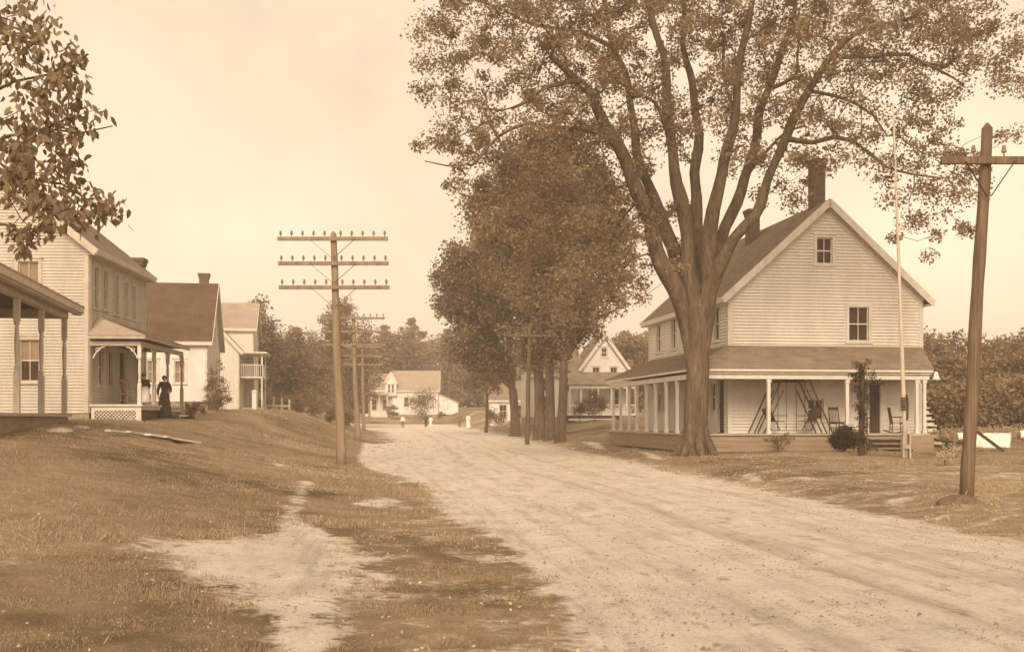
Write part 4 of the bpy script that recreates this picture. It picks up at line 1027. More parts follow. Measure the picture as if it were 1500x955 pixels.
# near branch at the top left: a tree just outside the picture
def near_tree():
    bx, by = -7.6, 12.5; E = thing('maple_tree', 'near tree at the left edge whose leafy boughs hang into the sky', 'tree')
    sk = Skel(); zb = hh(bx, by)
    pts, rad = smooth_pts([Vector((bx,by,zb-.2)), Vector((bx,by,zb+.6)), Vector((bx+.1,by,2.6)), Vector((bx+.1,by,4.2)), Vector((bx-.2,by,6.5))], [.34, .25, .22, .18, .12], .4)
    sk.limb(pts, rad)
    T = lambda px, py, Y=12: P(px, py, Y)
    tgt = []
    boughs = [[(-40,150),(20,120),(70,110),(130,80)], [(-60,230),(10,200),(70,190),(120,195),(165,185)], [(-60,270),(30,262),(90,270),(140,300),(178,322)], [(-60,60),(10,50),(60,60)], [(-60,320),(10,330),(45,345)]]
    for l in boughs:
        st = T(l[0][0], l[0][1]); j = int(np.argmin([(Vector(q)-st).length for q in sk.p]))
        pts, rad = smooth_pts([Vector(sk.p[j])]+[T(a, b) for a, b in l], [.035]+[.02*(1-k/len(l))+.003 for k in range(len(l))], .25); sk.limb(pts[1:], rad[1:], j)
    rows = {0: (0, 55, 8), 40: (0, 75, 12), 80: (0, 110, 15), 120: (0, 120, 16), 160: (5, 150, 19), 200: (0, 135, 20), 240: (0, 115, 22), 280: (10, 150, 22), 310: (30, 180, 18), 335: (0, 60, 8)}
    for y, (a, b, n) in rows.items():
        for _ in range(n): tgt.append(T(RNG.uniform(a, b), y+RNG.uniform(-12, 25), 12+RNG.normal()*.5))
    for y in range(-200, 320, 35):
        for _ in range(9): tgt.append(T(RNG.uniform(-420, 10), y+RNG.uniform(-20, 20), 12.3+RNG.normal()*1.4))
    tgt = np.array([tuple(c) for c in tgt])
    grow(sk, tgt, .22, .005, .15, up=.1); skin(sk, 'trunk', 'bark', E)
    v, f = leaf_quads(tgt, RNG.uniform(.13, .24, len(tgt)), 10, .108, .9)
    q = v.reshape(-1, 4, 3); p0 = q[:, 0]; tip = q[:, 2]; mid = (p0+tip)/2; sd = (q[:, 1]-q[:, 3])/2*.78; ax = tip-p0; nm = np.cross(ax, sd); nm /= np.linalg.norm(nm, axis=1)[:, None]
    L = np.linalg.norm(ax, axis=1)[:, None]; cu = RNG.uniform(-.05, .22, (len(q), 1))
    w6 = np.stack([p0, p0+ax*.28+sd*1.0+nm*L*cu, p0+ax*.66+sd*.85+nm*L*cu*.8, tip-nm*L*cu, p0+ax*.66-sd*.85+nm*L*cu*.8, p0+ax*.28-sd*1.0+nm*L*cu], 1).reshape(-1, 3)
    k6 = np.arange(len(q))[:, None]*6; f6 = np.concatenate([k6+np.array([0,1,2,3]), k6+np.array([0,3,4,5])], 1).reshape(-1, 4)
    npmesh('crown', w6, f6, 'leafnear', E, np.repeat(clump_rnd(len(tgt), 10), 2))
near_tree()
# woodland beyond: one mass far off
def woodland(name, label, spots, mat, nl, size):
    vs = []; fs = []; rs = []; off = 0
    for (X, Y, hgt, w, conifer) in spots:
        zb = hh(X, Y)
        k = 26
        if conifer:
            t = RNG.random(k); c = np.stack([X+RNG.normal(size=k)*w*.22*(1-t), Y+RNG.normal(size=k)*w*.2, zb+hgt*(.1+.92*t)], -1); r = w*(.30*(1-t)+.06)
        else:
            d = RNG.normal(size=(k, 3)); d /= np.linalg.norm(d, axis=1)[:, None]
            c = np.array([X, Y, zb+hgt*.52])+d*np.array([w*.42, w*.35, hgt*.42]); r = np.full(k, w*.2)*RNG.uniform(.7, 1.3, k)
        v, f = leaf_quads(c, r, nl, size, .1); vs.append(v); fs.append(f+off); off += len(v); rs.append(clump_rnd(k, nl, RNG.random(k)*.6+.4*RNG.random()))
    return tag(npmesh(name, np.concatenate(vs), np.concatenate(fs), mat, rnd=np.concatenate(rs)), label, 'woodland', kind='stuff')
def pxx(px, Y): return (px-CX)/FPX*Y
def hpx(py, Y, X): return CAMZ+(HY-py)/FPX*Y-hh(X, Y)
sp = []
tops = [(-40,500),(120,500),(200,500),(260,505),(320,500),(360,500),(400,490),(440,500),(480,500),(520,505),(560,500),(585,488),(615,490),(640,492),(660,484),(680,496),(710,500),(750,510),(800,520),(850,520),(900,515),(930,490),(960,488),(1000,480)]
for px in range(-60, 1000, 13):
    Y = 195+RNG.uniform(-12, 25); top = float(np.interp(px, [t[0] for t in tops], [t[1] for t in tops]))+RNG.uniform(-8, 16); X = pxx(px, Y)
    con = RNG.random() < (.55 if 560 < px < 700 else .2)
    sp.append((X, Y, hpx(top-(14 if con else 0), Y, X), 8 if con else 10.5, con))
for px in range(540, 760, 16):
    Y = 182+RNG.uniform(-4, 5); X = pxx(px, Y); sp.append((X, Y, hpx(538+RNG.uniform(-12, 18), Y, X), 8, False))
woodland('woodland', 'hazy mixed woodland behind the far end of the village', sp, 'needle', 95, .60)
sp = []
for px in range(1320, 1800, 17):
    for Yb, dt in ((72, 0), (64, 34), (60, 70)):
        Y = Yb+RNG.uniform(-2, 3); X = pxx(px, Y)
        top = float(np.interp(px, [1300,1360,1400,1450,1500,1800], [480,484,484,492,480,470]))+RNG.uniform(-5, 12)+dt*1.0
        sp.append((X, Y+4, hpx(top, Y, X), 4.6, False))
woodland('thicket', 'dense belt of trees beyond the garden at the right edge', sp, 'needle', 130, .24)
sp = []
for px in range(905, 975, 11):
    Y = 125; X = pxx(px, Y); sp.append((X, Y, hpx(492+RNG.uniform(-6, 8), Y, X), 6, False))
woodland('grove', 'grove of trees rising between the long-porch house and the elm', sp, 'needle', 60, .4)
# tall pale weeds behind the washing line
def weeds():
    n = 420; X = RNG.uniform(14.5, 30, n); Y = RNG.uniform(46, 58, n); h = .25+.6*fbm(X*.7, Y*.7, 4)*RNG.uniform(.4, 1.2, n)
    cc = np.stack([X, Y, H(X, Y)+h], -1); v, f = leaf_quads(cc, RNG.uniform(.2, .42, n), 60, .10, 0)
    tag(npmesh('tall_weeds', v, f, 'weed', rnd=clump_rnd(n, 60)), 'tall pale weeds standing behind the washing line', 'weeds', kind='stuff')
weeds()

# ------------------------------------------------------------------ poles
def telegraph(label, base, lean, hgt, arms, aw, npin, r0=.17, r1=.115, grp=None, name='telegraph_pole', rz=0, braces=True, shaft='polewood'):
    E = thing(name, label, 'pole', base, rz, grp)
    m = MB(); n = 14; pts = []; rr = []
    for k in range(n+1):
        t = k/n; pts.append((lean*t+.012*math.sin(t*9), .01*math.sin(t*7+1), -.4*(k == 0)+hgt*t)); rr.append((r0*(1-t)+r1*t)*(1+.05*math.sin(t*31)))
    pts.append((lean*1.0+.0, 0, hgt+.09)); rr.append(r1*.25)
    m.tube(pts, rr, 16); m.build('pole_shaft', shaft, E, True)
    for z in arms:
        x = lean*z/hgt; rad = r0+(r1-r0)*z/hgt; yf = -rad-.05
        m = MB(); m.box(x-aw/2, x+aw/2, yf-.045, yf+.045, z-.06, z+.06); arm = m.build('crossarm', 'poledark' if shaft == 'poledark' else 'wood', E)
        if braces:
            for sg in (-1, 1):
                m = MB(); m.bar((x+sg*min(.72, aw*.26), yf-.06, z-.03), (x+sg*.03, yf-.03+.02, z-.62), .012, .04, (0,1,0)); m.build('brace', 'darkwood', arm)
        for k in range(npin):
            t = (k+.5)/npin; xx = x-aw/2+aw*((k//(npin/2))*.5+.0)  # pins leave the pole clear
            half = npin//2; side = -1 if k < half else 1; i = k if k < half else k-half
            xx = x+side*(.26+(aw/2-.26-.1)*(i/(half-1) if half > 1 else 1)) if half > 1 else x+side*(aw/2-.12)
            m = MB(); m.lathe([(.014, .06), (.014, .13)], 6, (xx, yf, z)); m.lathe([(.026, .13), (.046, .14), (.042, .19), (.03, .20), (.036, .22), (.028, .255), (.006, .262)], 8, (xx, yf, z)); m.build('insulator', 'glassins', arm)
    return E
g1 = G(500, 680); zt = CAMZ+(HY-343)/FPX*g1.y
TA = lambda py: CAMZ+(HY-py)/FPX*g1.y-g1.z
lean = P(488, 343, g1.y).x-g1.x
tp = telegraph('tall three-arm telegraph pole in the grass, nearest of the left row', g1, lean, zt-g1.z, [TA(351), TA(387), TA(422)], 3.55, 10, .16, .10, 'telegraph poles along the left verge')
for k, (px, Y, lab, tops) in enumerate([(524, 62.6, 'second three-arm telegraph pole along the left verge, partly behind the nearest', 462), (533, 106, 'third telegraph pole along the left verge, behind the second', 505), (541, 150, 'farthest telegraph pole of the left row, by the far farmhouse', 520)]):
    c = copy_tree(tp); X = pxx(px, Y); z = hh(X, Y); c.location = (X, Y, z); c['label'] = lab
    hgt = CAMZ+(HY-tops)/FPX*Y-z; c.scale = (1, 1, hgt/(zt-g1.z)); c.rotation_euler = (0, R(.6*k), R(3))
g = G(1415, 726); hgt = CAMZ+(HY-188)/FPX*g.y-g.z; lx = P(1446, 188, g.y).x-g.x
E = telegraph('thick leaning pole with one short crossarm at the right edge of the road', g, lx, hgt, [CAMZ+(HY-238)/FPX*g.y-g.z], 1.62, 4, .118, .092, None, 'utility_pole', shaft='poledark')
m = MB(); z = hgt-.75; x = lx*z/hgt; m.bar((x+.05, .14, z-.12), (x+.17, .16, z+.1), .05); m.build('bracket', 'wood', E)
b = Vector((pxx(772, 63), 63, hh(pxx(772, 63), 63))); telegraph('slim single-arm pole standing before the row of roadside trees', b, P(776, 482, b.y).x-b.x, P(0, 482, b.y).z-b.z, [P(0, 492, b.y).z-b.z], (815-752)/FPX*b.y, 4, .13, .1, None, 'utility_pole', shaft='poledark')
# earth heap at the leaning pole, its dark colour standing for shadow there
m = MB(); gg = G(1400, 738); rr = []
prof = [(.42, -.05), (.36, .03), (.25, .09), (.1, .13), (.01, .14)]
m.lathe(prof, 14, (gg.x+.12, gg.y+.15, gg.z), 1, .7); o = m.build('shadow_soil_heap', 'wood', None, True); o.data.materials[0] = M['poledark']; tag(o, 'heap of soil at the foot of the leaning pole, coloured dark for the shadow there', 'soil heap')
# flagpole
g = G(1327, 671); hgt = P(0, 150, g.y).z-g.z; E = thing('flagpole', 'very tall thin pale flagpole in front of the porch', 'flagpole', g)
lx = P(1308, 150, g.y).x-g.x
m = MB(); m.tube([(lx*t, 0, hgt*t-.2*(t == 0)) for t in np.linspace(0, 1, 9)], [.075-.05*t for t in np.linspace(0, 1, 9)], 10); m.build('mast', 'drab', E, True)
m = MB(); m.box(-.13, -.075, -.11, .11, -.1, .75); m.box(.075, .13, -.11, .11, -.1, .75); m.box(-.073, .073, -.16, -.09, .3, .42); m.build('footing', 'greytrim', E)
m = MB(); zc = P(0, 592, g.y).z-g.z; x = lx*zc/hgt
for k in range(6): m.tube([(x+.1*math.cos(a), .1*math.sin(a)-.03, zc-.2+.07*k+.01*a) for a in np.linspace(0, 6.2, 10)], .022, 5)
m.tube([(x+.05, -.09, zc+.3), (x+.09, -.1, zc+.05), (x+.07, -.1, zc-.5)], .03, 6); m.build('rope_coil', 'darkwood', E)

# ------------------------------------------------------------------ things on and round the right porch
E0, Fp, fl, rbase, pd, px0, px1, pze, RW = RH
def ru(px, y=-1.0):
    f = Facade(E0, (0, y, 0), (1,0,0), (0,-1,0), RW); return f.uz(px, 620)[0]
rzr = E0.rotation_euler[2]
# lawn swing: two A-frames, top beam, hanging facing seats
def swing():
    u0, u1 = ru(1103), ru(1212); c = (u0+u1)/2; w = (u1-u0); E = thing('lawn_swing', 'dark wooden A-frame glider swing standing on the right-hand porch', 'swing', rhw(c, -1.0, fl), rzr)
    hx = w/2; zt = 2.0
    for yy in (-.5, .5):
        m = MB()
        for sg in (-1, 1):
            m.bar((sg*hx, yy, 0), (sg*.38*hx, yy, zt), .045, .045); m.bar((sg*(hx-.24), yy, 0), (sg*(.38*hx-.1), yy, zt-.35), .04, .04)
        m.bar((-.42*hx, yy, zt), (.42*hx, yy, zt), .05, .05); m.build('side_frame', 'darkwood', E)
    m = MB(); m.bar((-.3, -.55, zt+.06), (-.3, .55, zt+.06), .06); m.bar((.3, -.55, zt+.06), (.3, .55, zt+.06), .06); m.build('top_beam', 'darkwood', E)
    for xx in (-.34, .42):
        for yy in (-.42, .42):
            m = MB(); m.bar((xx, yy, .12), (xx*.95, yy, zt), .022, .022); m.build('hanger', 'darkwood', E)
    m = MB()
    for k in range(9): m.box(-.62, .70, -.42+.1*k, -.36+.1*k, .10, .125)
    m.build('platform', 'darkwood', E)
    for sg in (-1, 1):
        m = MB()
        x0 = .04+sg*.42
        for k in range(5): m.box(min(x0, x0+sg*.38), max(x0, x0+sg*.38), -.40+.17*k, -.29+.17*k, .45, .47)
        for k in range(5): m.bar((x0+sg*.38, -.35+.17*k, .45), (x0+sg*.58, -.35+.17*k, .95), .02, .08)
        m.bar((x0+sg*.2, -.42, .11), (x0+sg*.62, -.42, .95), .03); m.bar((x0+sg*.2, .42, .11), (x0+sg*.62, .42, .95), .03)
        m.bar((x0-sg*.1, -.42, .68), (x0+sg*.5, -.42, .68), .03); m.bar((x0-sg*.1, .42, .68), (x0+sg*.5, .42, .68), .03)
        m.build('seat', 'darkwood', E)
swing()
def chair(label, loc, rz, rock=False, mat='wood', s=1.0, back=.95):
    E = thing('rocking_chair' if rock else 'chair', label, 'chair', loc, rz); E.scale = (s, s, s)
    m = MB()
    for k in range(7): m.box(-.23+.067*k, -.23+.067*k+.058, -.22, .22, .42, .445)
    m.box(-.24, .24, -.23, -.2, .37, .418); m.box(-.24, .24, .2, .23, .37, .418); m.build('seat', mat, E)
    for sx in (-.22, .22):
        for sy in (-.2, .2):
            m = MB(); m.tube([(sx*1.05, sy*1.08, .05 if rock else 0), (sx, sy, .42)], [.016, .022], 7); m.build('leg', mat, E)
    m = MB()
    for sx in (-.22, .22): m.tube([(sx, .2, .42), (sx, .25, .75), (sx, .31, back+.12)], [.022, .02, .016], 7)
    for k in range(5): m.tube([(-.15+.075*k, .215, .45), (-.15+.075*k, .285, back+.02)], .010, 6)
    m.box(-.22, .22, .27, .30, back-.02, back+.1); m.build('backrest', mat, E)
    m = MB(); m.tube([(-.23, 0-.2, .22), (.23, -.2, .22)], .011, 6); m.tube([(-.23, .2, .22), (.23, .2, .22)], .011, 6)
    m.tube([(-.23, -.2, .18), (-.23, .2, .18)], .011, 6); m.tube([(.23, -.2, .18), (.23, .2, .18)], .011, 6); m.build('stretcher', mat, E)
    if rock:
        for sx in (-.23, .23):
            m = MB(); m.tube([(sx, -.4+.1*k, .022+.10*((k-4.5)/4.5)**2) for k in range(10)], .018, 6); m.build('rocker', mat, E)
            m = MB(); m.tube([(sx, -.2, .42), (sx, -.2, .66)], .015, 6); m.tube([(sx, -.25, .67), (sx, .26, .67)], .02, 6); m.build('armrest', mat, E)
    return E
chair('straight-backed wooden chair on the porch right of the glider swing', rhw(ru(1228), -.95, fl), rzr+R(12), False, 'darkwood', 1.0, .92)
chair('slatted rocking chair on the porch right of the dark doorway', rhw(ru(1313), -1.0, fl), rzr+R(75), True, 'darkwood', .95)
# lamp at the corner
m = MB(); p = rhw(px1+.42, -pd+.05, pze-.28); E = thing('porch_lamp', 'white bell-shaped lamp hanging from the right corner of the porch roof', 'lamp', p)
m.lathe([(.02, .2), (.06, .17), (.1, .02), (.18, -.12), (.17, -.12), (.09, .01), (.02, .1)], 14); m.build('lamp_shade', 'cloth', E, True)
m = MB(); m.tube([(0,0,.2), (-.02,0,.3), (-.25,.02,.32)], .016, 6); m.build('bracket', 'darkwood', E)
# hanging cloth panel beside the corner post
m = MB(); p = rhw(px1-.22, -pd+.2, 0)
# stake by the vine
g = G(1270, 668); m = MB(); m.tube([(0,0,-.1), (0,0,2.7)], [.025, .018], 7); o = m.build('stake', 'wood', None); o.location = g; tag(o, 'thin pale stake standing against the vine-smothered tree', 'stake')
# outside stair at the back corner on the right
def outside_stair():
    Y = 50; p = P(1357, 636, Y); zg = hh(p.x, Y); E = thing('outside_stair', 'weathered open stair of pale boards with a sloping rail, right of the porch', 'stair', (p.x, Y, zg), R(8))
    n = 9; w = (1386-1357)/FPX*Y; top = P(0, 575, Y).z-zg
    for k in range(n):
        z = top*(k+.6)/n; m = MB(); m.box(0, w, .22*k, .22*k+.26, z-.05, z); m.box(.02, w-.02, .22*k+.24, .22*k+.26, z, z+.10); m.build('step', 'trim', E)
    for xx in (-.03, w+.03):
        m = MB(); m.bar((xx, -.1, -.1), (xx, .22*n, top), .05, .26); m.build('stringer', 'darkwood', E)
    m = MB(); m.bar((0, -.18, top-.05), (w+1.3, -.25, top-1.35), .06, .09, (0,1,0)); m.bar((w+.55, -.22, -.1), (w+.55, -.22, top-.6), .06); m.build('handrail', 'darkwood', E)
outside_stair()
# low rail fence and wash line
def rails():
    a = G(1358, 655); b = G(1424, 664); E = thing('rail_fence', 'low rail fence running from the porch corner to the leaning pole', 'fence', a)
    d = b-a; 
    for t in (0, .5, 1):
        q = d*t; m = MB(); m.bar(q+Vector((0,0,-.3)), q+Vector((0,0,.42)), .08); m.build('fence_post', 'darkwood', E)
    m = MB(); m.bar(Vector((-.1,-.06,.36)), d*1.05+Vector((0,-.06,.32)), .05, .09); m.build('rail', 'wood', E)
    m = MB(); m.bar(Vector((-.1,-.06,.12)), d*1.05+Vector((0,-.06,.10)), .05, .09); m.build('rail', 'wood', E)
rails()
def washline():
    Y = 42; a = P(1398, 633, Y); b = P(1500, 633, Y); c = P(1560, 630, Y)
    E = thing('clothesline', 'washing line strung between posts beyond the leaning pole', 'clothesline', (a.x, Y, hh(a.x, Y)))
    o = Vector((a.x, Y, hh(a.x, Y)))
    for q in (a, c):
        m = MB(); m.tube([(q.x-o.x, 0, -.3), (q.x-o.x, 0, q.z-o.z+.12)], .05, 8); m.build('line_post', 'wood', E)
    m = MB(); pts = [(a.lerp(c, t)-o-Vector((0,0,.10*math.sin(math.pi*t)))) for t in np.linspace(0, 1, 16)]; m.tube(pts, .008, 5); m.build('line', 'wood', E)
    def sheet(name, label, x0, y0, x1, y1, seed):
        A = P(x0, y0, Y); B = P(x1, y1, Y); nx, nz = 26, 12; V = []; F = []
        for j in range(nz+1):
            for i in range(nx+1):
                u = i/nx; v = j/nz; x = A.x+(B.x-A.x)*u; z = A.z+(B.z-A.z)*v-.015*math.sin(math.pi*((u*3) % 1))*(1-v)
                V.append((x, Y-.03+.11*v*math.sin(u*19+seed)+.05*math.sin(u*7+seed), z+.018*math.sin(u*9+seed)*v))
        for j in range(nz):
            for i in range(nx): k = j*(nx+1)+i; F.append((k, k+1, k+nx+2, k+nx+1))
        m = MB(); m.add(V, F); ob = m.build(name, 'cloth', None, True)
        md = ob.modifiers.new('thick', 'SOLIDIFY'); md.thickness = .006
        tag(ob, label, 'laundry')
    sheet('bed_sheet', 'wide white sheet hanging on the washing line right of the leaning pole', 1430, 634, 1482, 656, 1)
    sheet('towel', 'small white towel on the washing line left of the leaning pole', 1402, 633, 1416, 643, 3)
    sheet('pillowcase', 'white cloth on the washing line at the right edge', 1493, 630, 1512, 641, 5)
    m = MB(); m.bar(P(1431, 632, Y-1.2), P(1470, 661, Y-1.2), .10, .07, (0,1,0)); o2 = m.build('prop_board', 'darkwood', None); tag(o2, 'dark board leaning slantwise in front of the white sheet', 'board')
washline()
# white garden fence among the shrubs on the left
def garden_fence():
    E = thing('garden_fence', 'broken white garden fence in front of the shrubs on the left', 'fence', (0,0,0))
    for k, (px, h) in enumerate([(386, 1.15), (401, 1.2), (413, 1.1), (424, 1.0)]):
        Y = 92; X = pxx(px, Y); z = hh(X, Y); m = MB(); m.bar((X, Y, z-.2), (X, Y, z+h), .11); m.build('fence_post', 'trim', E)
    X0, X1 = pxx(386, 92), pxx(424, 92)
    m = MB(); m.bar((X0, 91.93, hh(X0, 92)+.5), (X1, 91.93, hh(X1, 92)+.45), .03, .14); m.build('rail', 'trim', E)
    Y = 84; X = pxx(373, Y); z = hh(X, Y); m = MB(); m.box(-.16, .16, -.16, .16, -.3, 1.35); m.box(-.2, .2, -.2, .2, 1.35, 1.43); m.box(-.12, .12, -.12, .12, 1.43, 1.5)
    o = m.build('gate_post', 'paint', None); o.location = (X, Y, z); tag(o, 'stout white gate post beside the balcony house', 'post')
garden_fence()
# weathered planks lying on the lawn, left
def planks():
    a = G(150, 637); b = G(286, 654); d = (b-a)
    for (t0, t1, w, off, lab, nm) in ((.0, .62, .16, .35, 'long thin grey plank lying in the left lawn', 'plank'), (.42, 1.0, .34, 0, 'broad pale plank lying in the left lawn, nearer end', 'plank')):
        A = a+d*t0; B = a+d*t1; A.z = hh(A.x, A.y)+.10; B.z = hh(B.x, B.y)+.10; A.y += off; B.y += off
        m = MB(); m.bar(A, B, w, .05); mid = (A+B)/2+Vector((.15, -.12, .03)); m.bar(A.lerp(B, .3)+Vector((.1, -.2, .02)), B+Vector((-.25, -.25, .02)), w*.7, .045)
        tag(m.build(nm, 'paint' if w > .2 else 'trim', None), lab, 'plank', 'planks lying in the left lawn')
    for k, (px, py, s) in enumerate([(88, 634, .24), (118, 629, .2), (172, 604+24, .16)]):
        p = G(px, py); m = MB(); m.lathe([(s*.8, -.05), (s, .02), (s*.8, s*.35), (s*.3, s*.5), (.01, s*.52)], 9, (0,0,0), 1.3, .8); o = m.build('stone', 'stone', None, False); o.location = p; o.rotation_euler = (0,0,k)
        tag(o, ['flat grey stone at the far left in the lawn', 'grey stone just right of the flat one in the left lawn', 'small stone in the lawn near the lattice porch'][k], 'stone', 'stones in the left lawn')
planks()

# ------------------------------------------------------------------ people
def skinbody(joints, edges, parent, mat='skin', name='body', extras=None):
    names = list(joints); idx = {n: i for i, n in enumerate(names)}
    me = bpy.data.meshes.new(name); me.from_pydata([joints[n][0] for n in names], [(idx[a], idx[b]) for a, b in edges], [])
    o = bpy.data.objects.new(name, me); COL.objects.link(o)
    md = o.modifiers.new('skin', 'SKIN'); md.use_smooth_shade = True
    for i, n in enumerate(names):
        r = joints[n][1]; sv = me.skin_vertices[0].data[i]; sv.radius = (r, r) if not isinstance(r, tuple) else r; sv.use_root = (i == 0)
    sb = o.modifiers.new('sub', 'SUBSURF'); sb.levels = 1; sb.render_levels = 1
    dg = bpy.context.evaluated_depsgraph_get(); ev = o.evaluated_get(dg)
    m2 = bpy.data.meshes.new_from_object(ev); bpy.data.objects.remove(o)
    mb = MB(); mb.v = [tuple(v.co) for v in m2.vertices]; mb.f = [tuple(p.vertices) for p in m2.polygons]
    if extras: extras(mb)
    return mb.build(name, mat, parent, True)
def person(label, loc, rz, h=1.65, pose='stand', top='darkcloth', skirt='darkcloth', female=True, fingers=True, group=None):
    E = thing('person', label, 'person', loc, rz, group); s = h/1.65; E.scale = (s, s, s)
    sit = pose == 'sit'; dz = -.36 if sit else 0
    J = {'pelvis': ((0,0,.88+dz), .13), 'waist': ((0,0,1.03+dz), .115), 'chest': ((0,.0,1.22+dz), (.155, .11)), 'neckb': ((0,.0,1.39+dz), .07), 'neck': ((0,-.005,1.44+dz), .052),
         'head': ((0,-.012,1.53+dz), (.074, .09)), 'crown': ((0,-.01,1.595+dz), (.06, .07))}
    Ed = [('pelvis','waist'), ('waist','chest'), ('chest','neckb'), ('neckb','neck'), ('neck','head'), ('head','crown')]
    for sg, n in ((-1, 'L'), (1, 'R')):
        if pose == 'walk': kf = (-.16 if sg < 0 else .14)
        else: kf = 0
        if sit: K = [((sg*.10,-.40,.50), .075), ((sg*.10,-.42,.10), .045), ((sg*.10,-.52,.04), .035)]
        else: K = [((sg*.09,-.02+kf*.5,.48), .065), ((sg*.09,.0+kf,.09), .045), ((sg*.10,-.11+kf,.035), .035)]
        J['hip'+n] = ((sg*.09,0 if not sit else -.03,.83+dz), .09); J['knee'+n], J['ank'+n], J['toe'+n] = K
        Ed += [('pelvis','hip'+n), ('hip'+n,'knee'+n), ('knee'+n,'ank'+n), ('ank'+n,'toe'+n)]
        if sit: A = [((sg*.20,-.02,1.10+dz), .042), ((sg*.14,-.24,1.02+dz), .034), ((sg*.08,-.30,1.0+dz), (.026, .035))]
        elif sg < 0 or pose == 'walk': A = [((sg*.25,.03,1.08), .042), ((sg*.26,-.05-kf*.5,.86), .034), ((sg*.26,-.08-kf*.5,.78), (.022, .035))]
        else: A = [((sg*.26,.05,1.10), .042), ((sg*.16,-.16,1.0), .034), ((sg*.09,-.2,1.02), (.022, .035))]
        J['sh'+n] = ((sg*.165,0,1.35+dz), .058); J['elb'+n], J['wr'+n], J['palm'+n] = A
        Ed += [('chest','sh'+n), ('sh'+n,'elb'+n), ('elb'+n,'wr'+n), ('wr'+n,'palm'+n)]
    def ext(mb):
        hz = 1.53+dz
        mb.lathe([(.004, -.02), (.014, -.012), (.012, .01), (.004, .03)], 8, (0, -.098, hz-.005), 1, 1.3)     # nose
        for sg in (-1, 1):
            mb.lathe([(.004, -.026), (.012, -.015), (.014, .01), (.005, .026)], 6, (sg*.079, 0, hz), .7, 1.5)   # ear
        if fingers:
            for sg, n in ((-1, 'L'), (1, 'R')):
                w = Vector(J['wr'+n][0]); p = Vector(J['palm'+n][0]); d = (p-w).normalized()
                side = d.cross(Vector((0,0,1)));  side = side.normalized() if side.length > .2 else Vector((0,1,0))
                if abs(d.z) > .8: side = Vector((0,1,0))
                nrm = d.cross(side).normalized()
                for k, L in enumerate((.062, .072, .076, .068)):
                    q = p+side*(.027-.018*k)+d*.012
                    mb.tube([q-d*.02, q+d*L*.45, q+d*L*.8+nrm*.014, q+d*L+nrm*.03], [.0092, .0088, .008, .006], 6)
                q = w.lerp(p, .5)+side*.028; mb.tube([q, q+side*.028+d*.022, q+side*.03+d*.05], [.011, .0095, .007], 6)   # thumb
    skinbody(J, Ed, E, 'skin', 'body', ext)
    # eyes and mouth
    m = MB()
    for sg in (-1, 1): m.lathe([(.003,-.008),(.01,-.003),(.01,.003),(.003,.008)], 8, (sg*.03, -.092, 1.545+dz), 1.2, .6)
    m.lathe([(.004,-.004),(.02,0),(.004,.004)], 8, (0,-.086,1.478+dz), 1.1, .5); m.build('face_features', 'hair', E)
    # hair
    m = MB(); c = (0, .022, 1.56+dz)
    m.lathe([(.075,-.07),(.094,-.03),(.097,.02),(.085,.06),(.055,.09),(.01,.102)], 14, c, .93, 1.02)
    if female: m.lathe([(.01,-.05),(.045,-.03),(.055,0),(.042,.03),(.01,.045)], 10, (0,.09,1.60+dz))
    m.build('hair', 'hair', E, True)
    # clothes: bodice with sleeves, skirt or trousers
    JJ = {k: (v[0], (v[1] if not isinstance(v[1], tuple) else v[1][0])+.018) for k, v in J.items()}
    T = {k: JJ[k] for k in ('waist','chest','shL','elbL','shR','elbR','wrL','wrR')}; T['neckb'] = (J['neckb'][0], .075)
    T['waist'] = (J['waist'][0], .132); T['chest'] = (J['chest'][0], (.175, .13))
    wl = {n: tuple(np.array(J['elb'+n][0])*.12+np.array(J['wr'+n][0])*.88) for n in 'LR'}
    T['wrL'] = (wl['L'], .047); T['wrR'] = (wl['R'], .047); T['hem'] = ((0,0,.90+dz), .15)
    skinbody(T, [('waist','chest'), ('chest','neckb'), ('chest','shL'), ('shL','elbL'), ('elbL','wrL'), ('chest','shR'), ('shR','elbR'), ('elbR','wrR'), ('waist','hem')], E, top, 'blouse' if female else 'shirt')
    if female and not sit:
        m = MB(); n = 28; prof = [(.135,1.02),(.165,.92),(.20,.75),(.235,.5),(.275,.25),(.31,.06),(.295,.055),(.1,.5)]; b = len(m.v)
        for i, (r, z) in enumerate(prof):
            for k in range(n):
                a = 2*math.pi*k/n; q = 1+.06*math.sin(a*7)*(1-z) if i < 7 else 1; m.v.append((r*q*math.cos(a), r*q*.9*math.sin(a)+.01, z))
        for i in range(len(prof)-1):
            for k in range(n): m.f.append((i*n+k, i*n+(k+1) % n, (i+1)*n+(k+1) % n, (i+1)*n+k))
        m.build('skirt', skirt, E, True)
    elif female:
        m = MB(); m.tube([(0,.06,.58), (0,-.05,.57), (0,-.22,.58), (0,-.42,.52), (0,-.47,.35), (0,-.49,.10)], [.15,.19,.19,.17,.18,.22], 18); m.build('skirt', skirt, E, True)
    else:
        JT = {k: (J[k][0], (J[k][1] if not isinstance(J[k][1], tuple) else J[k][1][0])+.02) for k in ('pelvis','hipL','kneeL','hipR','kneeR')}
        for n in 'LR': JT['cuff'+n] = (tuple(Vector(J['ank'+n][0])+Vector((0,0,.02))), .062)
        skinbody(JT, [('pelvis','hipL'), ('hipL','kneeL'), ('kneeL','cuffL'), ('pelvis','hipR'), ('hipR','kneeR'), ('kneeR','cuffR')], E, skirt, 'trousers')
    return E
EL, LW, lfl, lx1, lb = LH
q = lhw(lx1+.33, 3.0, 0)
X = pxx(241, q.y); person('woman in a long dark dress standing at the road side of the lattice-skirted porch', (X, q.y, hh(X, q.y)), R(35), 1.68, 'stand')
